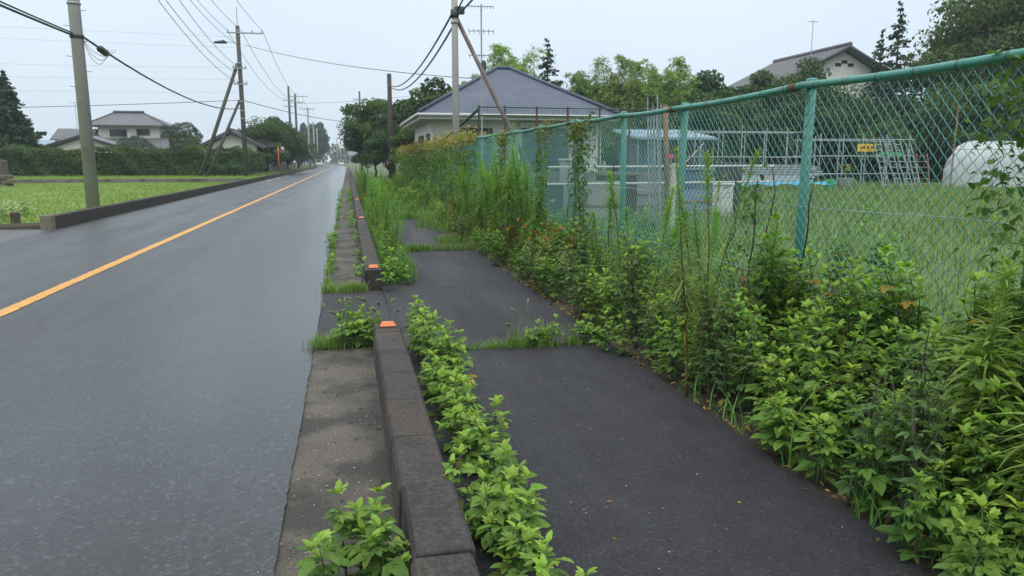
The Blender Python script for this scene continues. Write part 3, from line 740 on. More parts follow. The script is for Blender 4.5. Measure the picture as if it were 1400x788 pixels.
grass('grass', 'ragged strip of grass across the gutter before the second kerb run', np.vstack([tufts(26, -.36, .14, 8.58, 8.7, 26), tufts(6, -.15, .05, 8.6, 8.75, 30)]), .11, .006, GL)
grass('grass', 'low grass in the nearest joint across the footpath', np.vstack([tufts(22, .6, 1.3, 5.64, 5.7, 18, .04, .014), tufts(26, 1.2, 2.1, 5.6, 5.74, 20, .04, .025)]), .085, .005, GL)
grass('grass', 'taller blades standing in the nearest joint of the footpath', tufts(14, 1.2, 2.0, 5.62, 5.72, 8, .02, .02), .2, .006, GL)
grass('grass', 'grass in the second joint across the footpath', np.vstack([tufts(40, .5, 2.2, 12.25, 12.5, 26, .07, .05), tufts(24, 1.6, 2.3, 13.2, 14.2, 30, .07, .07)]), .13, .008, GL)
grass('grass', 'grass in the far joint across the footpath', np.vstack([tufts(34, .5, 2.2, 19.1, 19.6, 30, .1, .07), tufts(70, 1.6, 2.6, 15, 24, 36, .1, .1), tufts(60, .6, 2.4, 24, 36, 40, .12, .12)]), .2, .011, GL)
grass('grass', 'grass tufts along the edge of the road at the gutter', np.vstack([np.stack([rng.normal(-.3, .03, 60), rng.normal(y, .13, 60), np.zeros(60)], -1) for y in (9.3, 10.2, 11.0, 12.3, 13.4, 15.1, 17.2, 19.5, 22, 25)]), .1, .008)
grass('grass', 'coarse grass at the near right edge of the path', np.vstack([rect(150, 2.04, 2.25, 1.5, 2.7), rect(60, 2.04, 2.2, 2.7, 4.3), rect(140, 2.25, 2.9, 1.8, 2.6)]), .2, .009, ((.06, .16, .035), (.13, .28, .05), (.26, .22, .1), .08), BLADE, .6)
grass('grass', 'mixed grass filling the verge among the weeds', np.vstack([rect(700, 2.3, 3.3, 1.6, 9), rect(2500, 2.15, 3.3, 9, 24), rect(3500, 1.9, 3.3, 24, 50)]), .34, .008)
grass('grass', 'grass filling the strip behind the farther kerb runs', np.vstack([rect(2500, .38, .8, 9, 20), rect(3500, .38, 1.6, 20, 44)]), .26, .009)
fx = rng.uniform(0, 1, 52000)**1.6
P = np.stack([3.5+fx*30, rng.uniform(-1, 46, 52000), np.full(52000, .02)], -1)
P = P[(P[:, 0] < P[:, 1]*1.35+6)]
grass('grass', 'tall wild grass covering the field behind the chain link fence', P, .3, .016, ((.085, .165, .03), (.18, .3, .05), (.28, .25, .09), .09), BLADE, .45)
P = np.stack([-6.7-rng.uniform(0, 1, 60000)**1.3*34, rng.uniform(18.4, 52.2, 60000), np.full(60000, .1)], -1)
grass('grass', 'short even grass of the field beyond the road', P, .08, .022, ((.17, .27, .04), (.28, .4, .06)), BLADE2)
grass('grass', 'grass of the farther field below the hedge', rect(26000, -70, -6.7, 53.2, 67, .2), .16, .04, ((.15, .25, .04), (.24, .36, .07)), BLADE2)
grass('grass', 'rough grass along the far left roadside', np.vstack([rect(6000, -8.6, -6.7, 67, 160, 0), rect(0, -9.5, -6.7, 16.5, 19.5, .05)]), .4, .03, ((.09, .15, .03), (.16, .22, .05), (.24, .2, .09), .15))
# foxtails
def foxtail(loc, h, label):
    t = thing('foxtail_grass', label, 'grass', loc, rnd.uniform(0, 6), 'foxtail seed heads')
    a = rnd.uniform(0, .5); P_ = np.array([(0, 0, 0), (.02*a, .03, h*.5), (.05*a, .07, h*.85), (.1*a, .12, h)])
    obj('stem', stem_mesh([(P_, np.full(4, .0016))], (.2, .26, .09)), t)
    Q = np.array([P_[-1], P_[-1]+(.01, .02, .022), P_[-1]+(.02, .042, .035), P_[-1]+(.03, .062, .036)]); mb = MB(); mb.tube(Q, [.004, .0095, .008, .002], 6, (.3, .29, .13))
    obj('seed_head', mb.mesh('seed_head', M['stem'], True), t)
for i in range(12): foxtail((rnd.uniform(-.12, .3), rnd.uniform(6.0, 6.3), 0), rnd.uniform(.28, .4), 'pale foxtail seed head over the weed clump at the near kerb end')
for i in range(3): foxtail((rnd.uniform(1.15, 1.45), 5.68, 0), rnd.uniform(.2, .34), 'thin foxtail seed head at the joint in the middle of the path')
# long dry stems arching out of the verge
for i, (x, y, a, L) in enumerate(((2.45, 3.1, 3.5, .6), (2.5, 2.7, 3.8, .6), (2.4, 3.5, 3.0, .5))):
    t_ = np.linspace(0, 1, 10); P_ = np.stack([math.cos(a)*L*t_*.8, math.sin(a)*L*t_*.8, .2+L*(.9*t_-.85*t_**2)], -1)
    tag(obj('dry_grass_stem', stem_mesh([(P_, np.linspace(.0022, .001, 10))], (.34, .34, .16)), None, (x, y, .1)), 'long dry straw-coloured stem arching from the verge towards the path', 'grass', 'arching dry stems')
# white flowers beside the driveway
for i, (x, y) in enumerate(((-8.2, 21.3), (-8.7, 21.9), (-7.9, 20.6), (-8.5, 20.9), (-7.8, 19.3), (-8.1, 19.0))):
    t = put(VB[i % 3], 'white_flower_plant', 'white flowering bush at the field corner by the driveway', 'flower', (x, y, .05), i, .9, 'white flowers by the driveway')
    fl = []
    for j in range(26):
        q = np.array([rnd.gauss(0, .16), rnd.gauss(0, .16), rnd.uniform(.25, .5)])
        fl += [(q, k_*math.pi/2.5, .2, 0, .032, 21, (.75, .75, .7)) for k_ in range(5)]
    obj('flowers', foliage_arrays(fl).mesh('flowers', M['petal']), t)
# dead leaves on the soil at the path edge
lit = [(np.array([2.05+abs(rnd.gauss(0, .12)), rnd.uniform(1.8, 12), .025]), rnd.uniform(0, 6.3), rnd.uniform(-.3, .4), rnd.uniform(-.5, .5), rnd.uniform(.02, .05), 20, lerp(BROWN, YEL, rnd.random()**2)) for _ in range(420)]
tag(obj('leaf_litter', foliage_arrays(lit).mesh('leaf_litter', M['leaf'])), 'brown and yellow dead leaves along the right edge of the path', 'litter', None, 'stuff')

lit = [(np.array([rnd.uniform(.5, 2.05), rnd.uniform(1.8, 12), .024]), rnd.uniform(0, 6.3), rnd.uniform(-.2, .3), rnd.uniform(-.4, .4), rnd.uniform(.012, .035), 20, lerp(BROWN, YEL, rnd.random()**3)) for _ in range(70)]
lit += [(np.array([rnd.uniform(-.3, .14), rnd.uniform(2, 6), .004]), rnd.uniform(0, 6.3), rnd.uniform(-.2, .3), rnd.uniform(-.4, .4), rnd.uniform(.01, .025), 20, lerp(BROWN, (.05, .035, .02), rnd.random())) for _ in range(90)]
tag(obj('leaf_litter', foliage_arrays(lit).mesh('leaf_litter', M['leaf'])), 'few small dead leaves scattered on the path and in the gutter', 'litter', None, 'stuff')
mb = MB()
OCT = np.array([(1, 0, 0), (0, 1, 0), (-1, 0, 0), (0, -1, 0), (0, 0, .6), (0, 0, -.4)]); OF = np.array([(0, 1, 4), (1, 2, 4), (2, 3, 4), (3, 0, 4)])
for _ in range(700):
    u = rnd.random()
    if u < .4: p = (rnd.uniform(.4, 2.08), rnd.uniform(1.8, 9), .021)
    elif u < .85: p = (rnd.uniform(-.32, .14), rnd.uniform(2, 6), .001)
    else: p = (rnd.gauss(-.36, .05), rnd.uniform(2, 10), .013)
    g_ = rnd.uniform(.15, .9); mb.add(OCT*rnd.uniform(.002, .0055)@rotz(rnd.uniform(0, 3)).T+np.array(p), OF, (g_, g_*.95, g_*.88))
tag(obj('grit', mb.mesh('grit', M['grit'])), 'loose pale grit and small stones on path and gutter', 'gravel', None, 'stuff')
# ------------------------------------------------------------------ chain link fence
FX = 3.2
posts = [1.15, 2.94, 4.87, 6.95, 8.5, 10.5, 12.45, 14.4, 16.4, 18.35] + [18.35+2*k for k in range(1, 23)]
ptop = [2.0, 2.01, 2.03, 2.01, 2.03, 2.045, 2.05, 2.05, 2.06, 2.07] + [2.07]*22
fence = thing('chain_link_fence', 'long green chain link fence with round posts and top rail along the path', 'fence', (FX, 0, 0))
pm = MB(); pm.tube([(0, 0, -.3), (0, 0, 1.0), (0, 0, 2.0)], .034, 12); POST = pm.mesh('post', M['teal'], True)
cm_ = MB(); cm_.tube([(0, 0, -.02), (0, 0, .035), (0, 0, .048), (0, 0, .052)], [.041, .041, .035, .014], 12); CAP = cm_.mesh('post_cap', M['teal'], True)
rm = MB(); rm.tube([(0, -.02, 0), (0, .02, 0)], .0272, 10); RING = rm.mesh('rail_clamp', M['teal'], True)
rm = MB(); rm.tube([(0, -.045, 0), (0, .045, 0)], .029, 10); RUST = rm.mesh('rail_joint', M['rust'], True)
bm_ = MB(); bm_.tube([(0, -.004, 0), (0, .004, 0)], .0268, 8); BAND = bm_.mesh('wire_tie', M['metal_dark'], True)
for i, (y, z) in enumerate(zip(posts, ptop)):
    if y > 46: break
    p = obj('post', POST, fence, (.045, y, z-2.0)); 
    p.rotation_euler = (rnd.uniform(-.012, .012) if i != 3 else .03, rnd.uniform(-.012, .012), 0)
    obj('post_cap', CAP, p, (0, 0, 2.0))
    if i in (2, 3, 5): obj('rail_joint', RUST, fence, (-.012, y+.1, z-.006))
def sag(y, a, b, za, zb, s=.016): t = (y-a)/(b-a); return za+(zb-za)*t - s*4*t*(1-t)
CW = .0395
for i in range(len(posts)-1):
    a, b, za, zb = posts[i], posts[i+1], ptop[i], ptop[i+1]
    if a > 45: break
    near = i < 9
    ys = np.linspace(a, b, 9); P = np.stack([np.full(9, -.012), ys, sag(ys, a, b, za, zb)], -1)
    mb = MB(); mb.tube(P, .0255, 10); obj('top_rail', mb.mesh('top_rail', M['teal'], True), fence)
    if near:
        for y in np.arange(a+.18, b-.1, .31):
            obj('rail_clamp', RING, fence, (-.012, y, sag(y, a, b, za, zb)))
            obj('wire_tie', BAND, fence, (-.012, y+.03, sag(y, a, b, za, zb)))
    nw = int((b-a)/CW); zb0 = .06; nz = 49
    step = 1 if near else 2
    V = []; F = []
    for j in range(nw):
        y0 = a+(j+.5)*(b-a)/nw; top = sag(y0, a, b, za, zb)-.035
        k = np.arange(nz); zz = zb0+(top-zb0)*k/(nz-1)
        sg = np.where((k+j) % 2 == 0, 1, -1)
        # loose mesh: belly and slant grow towards the bottom
        bul = .012*np.sin(y0*2.1+zz*2.3)+.01*np.sin(zz*5+y0)
        yy = y0+sg*CW*.5+.012*np.sin(zz*3+y0*1.7)
        P = np.stack([sg*.003+bul, yy, zz], -1)
        r_ = .0029 if near else .004
        o = np.array([(r_, 0, 0), (-r_*.5, r_*.87, 0), (-r_*.5, -r_*.87, 0)])
        VV = (P[:, None, :]+o[None]).reshape(-1, 3); n0 = len(V)*nz*3
        base = np.arange(nz-1)[:, None]*3+n0
        for q in range(3):
            w2 = (q+1) % 3
            F.append(np.hstack([base+q, base+w2, base+3+w2])); F.append(np.hstack([base+q, base+3+w2, base+3+q]))
        V.append(VV)
    obj('wire_mesh', mesh_np('wire_mesh', np.vstack(V), np.vstack(F), None, M['teal_wire']), fence)
    for z_ in (.62, 1.18):
        mb = MB(); mb.tube(np.stack([np.full(5, .008), np.linspace(a, b, 5), np.array([z_]*5)+rng.normal(0, .006, 5)], -1), .0028, 4)
        obj('tension_wire', mb.mesh('tension_wire', M['wire']), fence)

# ------------------------------------------------------------------ climbers on the fence
def vine(label, ya, yb, n, zlo, top, name='climbing_vine', cols_=((.045, .1, .022), (.1, .18, .04)), topc=((.3, .17, .06), (.24, .22, .055)), thick=.12, size=.075, gaps=None, nstem=6, ov=.18):
    t = thing(name, label, 'vine', (FX, ya, 0))
    lv = []
    while len(lv) < n:
        y = rnd.uniform(ya, yb); u = rnd.random()
        z = zlo+(top-zlo)*(1-u**1.35)
        if gaps is not None and rnd.random() > gaps(y, z): continue
        if u < .28: z = top - rnd.random()*.3 + ov*rnd.random()*(.6+.4*math.sin(y*2.3))
        x = rnd.gauss(-.03, thick)
        f = max(0, min(1, (z-(top-.55))/.6)); c = lerp(lerp(cols_[0], cols_[1], rnd.random()), lerp(topc[0], topc[1], rnd.random()), f*rnd.uniform(.2, 1))
        lv.append((np.array([x, y-ya, z]), rnd.uniform(0, 6.3), rnd.uniform(-1.1, .3), rnd.uniform(-.6, .6), size*rnd.uniform(.6, 1.3), 21 if rnd.random() < .5 else 20, c))
    tb = []
    for i in range(nstem):
        y = rnd.uniform(0, yb-ya); P = [np.array([rnd.gauss(0, .03), y, 0.])]
        for k in range(8): P.append(P[-1]+np.array([rnd.gauss(0, .02), rnd.gauss(0, .05), (top-.05)/8]))
        tb.append((np.array(P), np.linspace(.011, .005, 9)))
    if tb: obj('stem', stem_mesh(tb, (.12, .09, .06)), t)
    obj('foliage', foliage_arrays(lv).mesh('foliage', M['leaf']), t)
def gp(y, z):
    s = math.sin(y*1.05)+.6*math.sin(y*2.7+1)
    if z > 1.6: return 1
    return 1 if s > -.85 else .3
vine('thick curtain of olive and reddish vines smothering the far fence panels', 18.4, 45, 19000, .25, 2.12, gaps=gp, nstem=26, thick=.2, size=.085, ov=.34)
cg = lambda y0, w_: (lambda y, z: math.exp(-((y-y0-.05*math.sin(z*6))/(w_*(.6+.55*max(0, z-1.2))))**2))
vine('narrow green vine column on the fence nearest the vine curtain', 14.7, 15.9, 620, .3, 2.08, gaps=cg(15.3, .3), nstem=3, thick=.06, size=.065)
vine('dark vine column drooping from the rail, second from the vine curtain', 11.5, 12.8, 520, .4, 2.04, gaps=cg(12.1, .32), nstem=3, thick=.06, size=.06)
vine('vine clump with brown leaves hanging over the rail, third from the vine curtain', 9.3, 10.9, 760, .3, 2.05, gaps=cg(10.0, .42), nstem=5, thick=.06, size=.06, topc=((.14, .08, .03), (.1, .12, .03)))
vine('small sparse creeper beside the second full fence panel', 5.1, 5.9, 110, .5, 1.5, gaps=cg(5.45, .25), nstem=2, thick=.05, size=.055, topc=((.12, .07, .03), (.1, .12, .03)), ov=0)
vine('green creeper at the corner of the fence nearest the camera', 2.6, 3.4, 560, .6, 2.02, gaps=cg(3.0, .22), nstem=0, thick=.05, size=.045, topc=((.09, .15, .03), (.12, .18, .04)), ov=.02)
# bare dark canes against the mesh
for i, (y, z0, z1, l) in enumerate(((5.35, .75, 1.35, 'dark bare cane bent against the mesh of the second panel'), (4.65, .85, 1.3, 'thin dark cane leaning on the nearest full fence post'), (8.75, .9, 1.5, 'brown cane hooked on the mesh beside the third post'))):
    P = [np.array([FX-.03, y, z0-.6])]
    for k in range(9): P.append(P[-1]+np.array([rnd.gauss(0, .008), rnd.gauss(0.012*math.sin(k*1.1+i), .025), (z1-z0+.6)/9]))
    tag(obj('bare_cane', stem_mesh([(np.array(P), np.linspace(.009, .005, 10))], (.05, .035, .025))), l, 'twig')

# ------------------------------------------------------------------ utility poles and lines
def pole(name, label, x, y, h, r0, r1, mat, arms=(), steps=False, insul=True, group=None, lean=(0, 0)):
    t = thing(name, label, 'utility pole', (x, y, 0), 0, group)
    t.rotation_euler = (lean[0], lean[1], 0)
    mb = MB(); mb.tube([(0, 0, -.2), (0, 0, h*.5), (0, 0, h)], [r0, (r0+r1)/2, r1], 14); obj('shaft', mb.mesh('shaft', mat, True), t)
    for (z, half, off) in arms:
        mb = MB(); mb.box(-half+off, half+off, -r1-.09, -r1, z-.05, z+.05); a = obj('cross_arm', mb.mesh('cross_arm', M['pole_grey']), t)
        if insul:
            for k in (-.92, -.4, .4, .92):
                ib = MB(); ib.tube([(off+half*k, -r1-.045, z+.05), (off+half*k, -r1-.045, z+.12), (off+half*k, -r1-.045, z+.24)], [.03, .06, .035], 8); obj('insulator', ib.mesh('insulator', M['pole_grey'], True), a)
    if steps:
        for k in range(12):
            z = 3.6+k*.42; s = 1 if k % 2 else -1
            mb = MB(); mb.tube([(s*(r0+r1)/2*.8, -.03, z), (s*(r0+.13), -.03, z+.02)], .011, 5); obj('step_bolt', mb.mesh('step_bolt', M['pole_grey']), t)
    return t
def band(t, z, r, mat='metal_dark', h=.05):
    mb = MB(); mb.tube([(0, 0, z-h), (0, 0, z+h)], r, 12); obj('band', mb.mesh('band', M[mat], True), t)
pL = pole('utility_pole', 'thick grey concrete utility pole standing at the edge of the near field', -7.43, 24.2, 13.0, .185, .125, M['pole_conc'], ((12.7, .95, 0), (11.6, .7, .2)), True)
band(pL, 5.0, .19); band(pL, 5.9, .185, 'pole_grey', .03); band(pL, 7.0, .18, 'pole_grey', .03)
p2 = pole('utility_pole', 'dark utility pole with cross arm and two leaning props by the road', -7.95, 63, 11.8, .2, .15, M['pole_dark'], ((11.25, 1.35, .55), (8.6, .5, 0), (7.4, .5, 0)))
for z in (11.0, 9.0, 6.1, 5.4, 4.8): band(p2, z, .19, 'pole_grey', .04)
mb = MB(); mb.tube([(0, 0, 11.8), (0, 0, 13.2)], .03, 6); obj('earth_rod', mb.mesh('earth_rod', M['pole_grey']), p2)
for (zt, dx, l, r_) in ((9.0, -3.7, 'long', .16), (6.2, -3.2, 'short', .13)):
    mb = MB(); mb.tube([(-.15, 0, zt), (dx, .3, -.2)], [r_*.8, r_], 10); obj('prop', mb.mesh('prop', M['pole_dark'], True), p2)
lamp = MB(); lamp.tube([(-.1, -.1, 10.5), (-.7, -.3, 10.55), (-1.0, -.4, 10.5)], .03, 6); la = obj('lamp_arm', lamp.mesh('lamp_arm', M['pole_grey']), p2)
lamp = MB(); lamp.tube([(-.8, -.32, 10.45), (-1.0, -.4, 10.52), (-1.7, -.6, 10.42)], [.06, .14, .08], 8); obj('lamp_head', lamp.mesh('lamp_head', M['metal_dark'], True), la)
pole('utility_pole', 'far dark utility pole, first of the pair left of the road', -8.35, 120, 12.6, .2, .15, M['pole_dark'], ((10.5, .9, 0), (9.6, .8, 0)), group='far poles')
pole('utility_pole', 'far utility pole with cross arms, second of the pair left of the road', -7.5, 121, 11.6, .2, .15, M['pole_dark'], ((11.2, 1.4, .5), (10.3, .9, .3)), group='far poles')
pole('utility_pole', 'far pole with a wide cross arm right of the paired poles', -7.1, 150, 11.5, .2, .15, M['pole_conc'], ((11.2, 1.4, 0),), group='far poles')
pole('utility_pole', 'pale far pole beside the round road sign', -7.6, 185, 10.6, .2, .15, M['pole_conc'], ((10.0, .9, 0),), group='far poles')
for i, (x, y, h) in enumerate(((-8.5, 230, 11), (-12, 290, 11), (-4, 320, 11), (-16, 350, 11), (-3.5, 420, 12))):
    pole('utility_pole', 'tiny hazy pole where the road runs out of sight', x, y, h, .2, .15, M['pole_conc'], ((h-.4, 1.1, 0),), insul=False, group='poles at the road end')
pR = pole('utility_pole', 'slim pale concrete pole with rusty prop behind the vine curtain', 3.42, 23.9, 7.6, .115, .095, M['pole_conc'])
band(pR, 6.0, .13, 'metal_dark', .12); band(pR, 5.75, .125, 'pole_grey', .04)
mb = MB(); mb.tube([(.08, .05, 5.85), (3.2, .25, -.2)], [.065, .08], 10); obj('prop', mb.mesh('prop', M['pole_rust'], True), pR)
mb = MB(); mb.box(-.02, .3, -.1, .08, 6.0, 6.22, bev=.03); obj('junction_box', mb.mesh('junction_box', M['metal_dark']), pR)
pole('utility_pole', 'dark wooden pole without arms beside the big roadside tree', 3.4, 60, 8.15, .2, .17, M['wood_dark'])
pole('utility_pole', 'far pole with short arms poking above the big roadside tree', 2.0, 110, 11.2, .17, .12, M['pole_dark'], ((10.0, .9, 0),))

def line(name, label, A, B, sg, r=.012, mat='cable', group=None, n=18):
    A, B = np.array(A, float), np.array(B, float); t = np.linspace(0, 1, n)[:, None]
    P = A*(1-t)+B*t; P[:, 2] -= (sg*4*t*(1-t))[:, 0]
    mb = MB(); mb.tube(P, r, 5, cap=False)
    return tag(obj(name, mb.mesh(name, M[mat], True)), label, 'cable', group)
gl = 'lines between the two left poles'
for i, (xa, xb, za, zb, s, l) in enumerate(((-8.3, -8.75, 12.95, 11.5, .9, 'upper power line, outermost, strung between the two left poles'), (-7.8, -7.7, 12.95, 11.5, .95, 'upper power line, middle, strung between the two left poles'), (-6.6, -6.1, 12.95, 11.5, .9, 'upper power line nearest the road, strung between the two left poles'),
        (-7.9, -8.3, 11.7, 10.6, .9, 'thicker line to the street lamp between the two left poles'), (-7.2, -8.0, 10.8, 8.7, 1., 'low power line, first below the cross arm, between the left poles'), (-7.5, -8.1, 10.2, 8.2, 1., 'low power line, second below the cross arm, between the left poles'), (-7.35, -8.05, 9.6, 7.5, 1., 'low power line, third below the cross arm, between the left poles'))):
    line('power_line', l, (xa, 24.1, za), (xb, 62.9, zb), s, .016, 'cable', gl)
for i, (xa, xb, za, zb, l) in enumerate(((-8.75, -8.8, 11.5, 10.7, 'far power line, left of three, beyond the propped pole'), (-7.7, -7.8, 11.5, 10.7, 'far power line, middle of three, beyond the propped pole'), (-6.1, -6.9, 11.5, 11.4, 'far power line, right of three, beyond the propped pole'))):
    line('power_line', l, (xa, 63.1, za), (xb, 119.9, zb), 1.2, .018, 'cable', 'lines beyond the propped pole')
for i in range(3):
    line('power_line', 'faint power line between the farthest left poles', (-8+i*.8, 121, 11), (-7.8+i*.8, 150, 11.2), .5, .02, 'cable', 'farthest lines')
    line('power_line', 'faint power line between the farthest left poles', (-7.8+i*.8, 150, 11.2), (-8+i*.6, 185, 10.1), .6, .02, 'cable', 'farthest lines')
line('telephone_cable', 'thick black telephone cable running down from the thick pole to the propped pole', (-7.3, 24.15, 5.02), (-7.95, 62.8, 5.6), .75, .034)
line('telephone_cable', 'thick black telephone cable rising to the upper left edge from the thick pole', (-7.5, 24.1, 5.02), (-8.2, 6, 5.35), .1, .032)
line('telephone_cable', 'thin black cable just above the thick one, left of the thick pole', (-7.5, 24.1, 5.08), (-8.2, 6, 5.5), .1, .022)
tag(obj('splice_case', (lambda m: (m.tube([(-7.0, 25.4, 4.87), (-6.99, 25.6, 4.86), (-6.98, 26.1, 4.8), (-6.97, 26.25, 4.78)], [.04, .11, .11, .04], 10), m.mesh('splice_case', M['metal_dark'], True))[1])(MB())), 'black cable splice case hanging beside the thick pole', 'splice case').location.x = -.25
for i in range(3):
    t = np.linspace(0, 1, 14); P = np.stack([-7.25+.5*t-.1*i*t, 24.0+1.4*t, 4.98-(.35+.12*i)*4*t*(1-t)-.15*t], -1)
    mb = MB(); mb.tube(P, .008, 4, cap=False); tag(obj('cable_loop', mb.mesh('cable_loop', M['cable'])), 'thin slack cable loop hanging beside the thick pole', 'cable', 'slack loops')
line('telephone_cable', 'distant cable crossing behind the thick pole above the tiled house', (-60, 63, 5.0), (-7.95, 63, 6.2), .5, .022)
line('telephone_cable', 'cable running right from the propped pole towards the big tree', (-7.9, 63, 6.2), (2.0, 110, 6.9), .4, .03)
line('power_line', 'long line from the propped pole across the road to the slate roof house', (-7.5, 63, 10.4), (5.9, 34.5, 5.2), .35, .018)
line('power_line', 'line from the paired far poles across the road to the right', (-7.5, 121, 10.2), (22, 112, 13.2), .8, .022)
for i, z in enumerate((13.2, 12.4, 9.3, 8.4, 7.4)):
    line('power_line', 'faint distant line crossing the sky behind the thick pole', (-90, 66+i, z+2), (-8.2, 63.2, z-2.2 if i < 2 else z-.6), .9, .008, 'wire', 'faint crossing lines')
line('telephone_cable', 'upper black cable from the slim pale pole to the dark pole', (3.4, 23.9, 6.1), (3.4, 60, 7.3), .85, .035)
line('telephone_cable', 'lower black cable from the slim pale pole to the dark pole', (3.44, 23.9, 5.75), (3.45, 60, 7.2), .95, .035)
line('telephone_cable', 'black cable rising to the upper right from the slim pale pole', (3.5, 23.9, 5.95), (4.6, 14, 7.2), .15, .03)
line('telephone_cable', 'second black cable rising to the upper right from the slim pale pole', (3.5, 23.9, 6.1), (3.9, 10, 8.2), .1, .025)
line('telephone_cable', 'cable dropping from the dark pole into the big tree', (3.4, 60, 7.2), (4.0, 75, 4.0), .3, .03)
line('power_line', 'thin stray wire falling across the sky in the upper left corner', (-9.2, 13, 7.6), (-15, 24, 6.4), .1, .006, 'wire')
# ------------------------------------------------------------------ houses
def roof_plane(A, B, C, D, ribs=0, courses=0, rr=.05, over=None, th=.08):
    """plane with eave A-B and top C-D (D above A, C above B); ribs run up the slope, courses along it"""
    A, B, C, D = [np.array(p, float) for p in (A, B, C, D)]
    mb = MB(); e = B-A; L = np.linalg.norm(e); e = e/L
    d0 = (D-A)@e; d1 = (C-A)@e; up = (D-A)-d0*e; H = np.linalg.norm(up); up = up/H; nrm = np.cross(e, up); nrm /= np.linalg.norm(nrm)
    if nrm[2] < 0: nrm = -nrm
    V = [A, B, C, D]+[p-nrm*th for p in (A, B, C, D)]
    mb.add(V, [(0, 1, 2, 3), (7, 6, 5, 4), (0, 4, 5, 1), (1, 5, 6, 2), (2, 6, 7, 3), (3, 7, 4, 0)])
    if ribs:
        for s in np.arange(ribs*.5, L, ribs):
            f = 1.
            if d0 > 1e-3: f = min(f, s/d0)
            if L-d1 > 1e-3: f = min(f, (L-s)/(L-d1))
            f = min(1, f)
            if f < .04: continue
            p = A+e*s+nrm*rr*.3; mb.tube([p, p+up*H*f], rr, 5)
    for k in range(courses):
        t0, t1 = k/courses, (k+1)/courses
        a = A+e*d0*t0+up*H*t0; b = B-e*(L-d1)*t0+up*H*t0; c = B-e*(L-d1)*t1+up*H*t1; d = A+e*d0*t1+up*H*t1
        lo = nrm*.009; hi = nrm*.004
        mb.add([a, b, b+lo, a+lo, c+hi, d+hi], [(0, 1, 2, 3), (3, 2, 4, 5)])
    return mb
def merge(mbs):
    m = MB()
    for b in mbs:
        n = m.n
        for v, c in zip(b.V, b.C): m.V.append(v); m.C.append(c); m.n += len(v)
        for f in b.F: m.F.append(f+n)
    return m
def hip(x0, x1, y0, y1, z0, z1, ridge0, ridge1, yr=None, **k):
    yr = (y0+y1)/2 if yr is None else yr
    r0, r1 = (ridge0, yr, z1), (ridge1, yr, z1)
    return [roof_plane((x0, y0, z0), (x1, y0, z0), r1, r0, **k), roof_plane((x1, y1, z0), (x0, y1, z0), r0, r1, **k),
            roof_plane((x0, y1, z0), (x0, y0, z0), r0, r0, **k), roof_plane((x1, y0, z0), (x1, y1, z0), r1, r1, **k)]
def gable_x(x0, x1, y0, y1, z0, z1, **k):      # ridge along x
    ym = (y0+y1)/2
    return [roof_plane((x0, y0, z0), (x1, y0, z0), (x1, ym, z1), (x0, ym, z1), **k), roof_plane((x1, y1, z0), (x0, y1, z0), (x0, ym, z1), (x1, ym, z1), **k)]
def gable_y(x0, x1, y0, y1, z0, z1, **k):      # ridge along y
    xm = (x0+x1)/2
    return [roof_plane((x0, y1, z0), (x0, y0, z0), (xm, y0, z1), (xm, y1, z1), **k), roof_plane((x1, y0, z0), (x1, y1, z0), (xm, y1, z1), (xm, y0, z1), **k)]
def gwall(x0, x1, y0, y1, z0, ze, zp):          # box with gable ends facing -y and +y
    xm = (x0+x1)/2; mb = MB()
    V = [(x0, y0, z0), (x1, y0, z0), (x1, y0, ze), (xm, y0, zp), (x0, y0, ze)]; W = [(a, y1, c) for a, b, c in V]
    mb.add(V+W, [(0, 1, 2, 4), (5, 9, 7, 6), (0, 4, 9, 5), (1, 6, 7, 2)]); mb.F.append(np.array([(4, 2, 3), (9, 8, 7)])); return mb
def bpart(name, mat, parent, *a, bev=0):
    m = MB(); m.box(*a, bev=bev); return obj(name, m.mesh(name, M[mat]), parent)
def window(parent, x0, x1, y, z0, z1, fr='alu', mull=1, depth=.06):
    f = MB(); t = .07
    f.box(x0-t, x1+t, y-depth, y, z0-t, z0); f.box(x0-t, x1+t, y-depth, y, z1, z1+t); f.box(x0-t, x0, y-depth, y, z0, z1); f.box(x1, x1+t, y-depth, y, z0, z1)
    for k in range(mull): xm = x0+(x1-x0)*(k+1)/(mull+1); f.box(xm-.03, xm+.03, y-depth+.01, y, z0, z1)
    o = obj('window', f.mesh('window', M[fr]), parent)
    bpart('pane', 'glass', o, x0, x1, y-.02, y-.012, z0, z1); return o
def ridge(parent, A, B, mat, r=.11, name='ridge_cap'):
    m = MB(); m.tube([A, B], r, 8); obj(name, m.mesh(name, M[mat], True), parent)

# slate roof house behind the vines
h = thing('slate_roof_house', 'low house with blue-grey hipped slate roof behind the vine-covered fence', 'house')
bpart('wall', 'beige', h, 3.35, 10.4, 30.0, 38.0, 0, 3.2)
rf = obj('roof', merge(hip(2.75, 10.95, 29.2, 38.8, 3.32, 5.6, 6.75, 7.35, courses=24, th=.1)).mesh('roof', M['slate']), h)
for A, B in (((2.75, 29.2, 3.38), (6.75, 34, 5.66)), ((10.95, 29.2, 3.38), (7.35, 34, 5.66)), ((6.75, 34, 5.66), (7.35, 34, 5.66)), ((2.75, 38.8, 3.38), (6.75, 34, 5.66)), ((10.95, 38.8, 3.38), (7.35, 34, 5.66))): ridge(rf, A, B, 'slate', .075)
bpart('fascia', 'eave', h, 2.8, 10.9, 29.25, 29.33, 3.1, 3.24); bpart('fascia', 'eave', h, 2.8, 2.88, 29.34, 38.7, 3.1, 3.24); bpart('soffit', 'eave', h, 2.89, 10.85, 29.34, 38.7, 3.08, 3.11)
for A, B in (((2.72, 29.16, 3.26), (10.98, 29.16, 3.26)), ((2.7, 29.2, 3.26), (2.7, 38.8, 3.26))): ridge(h, A, B, 'eave', .06, 'rain_gutter')
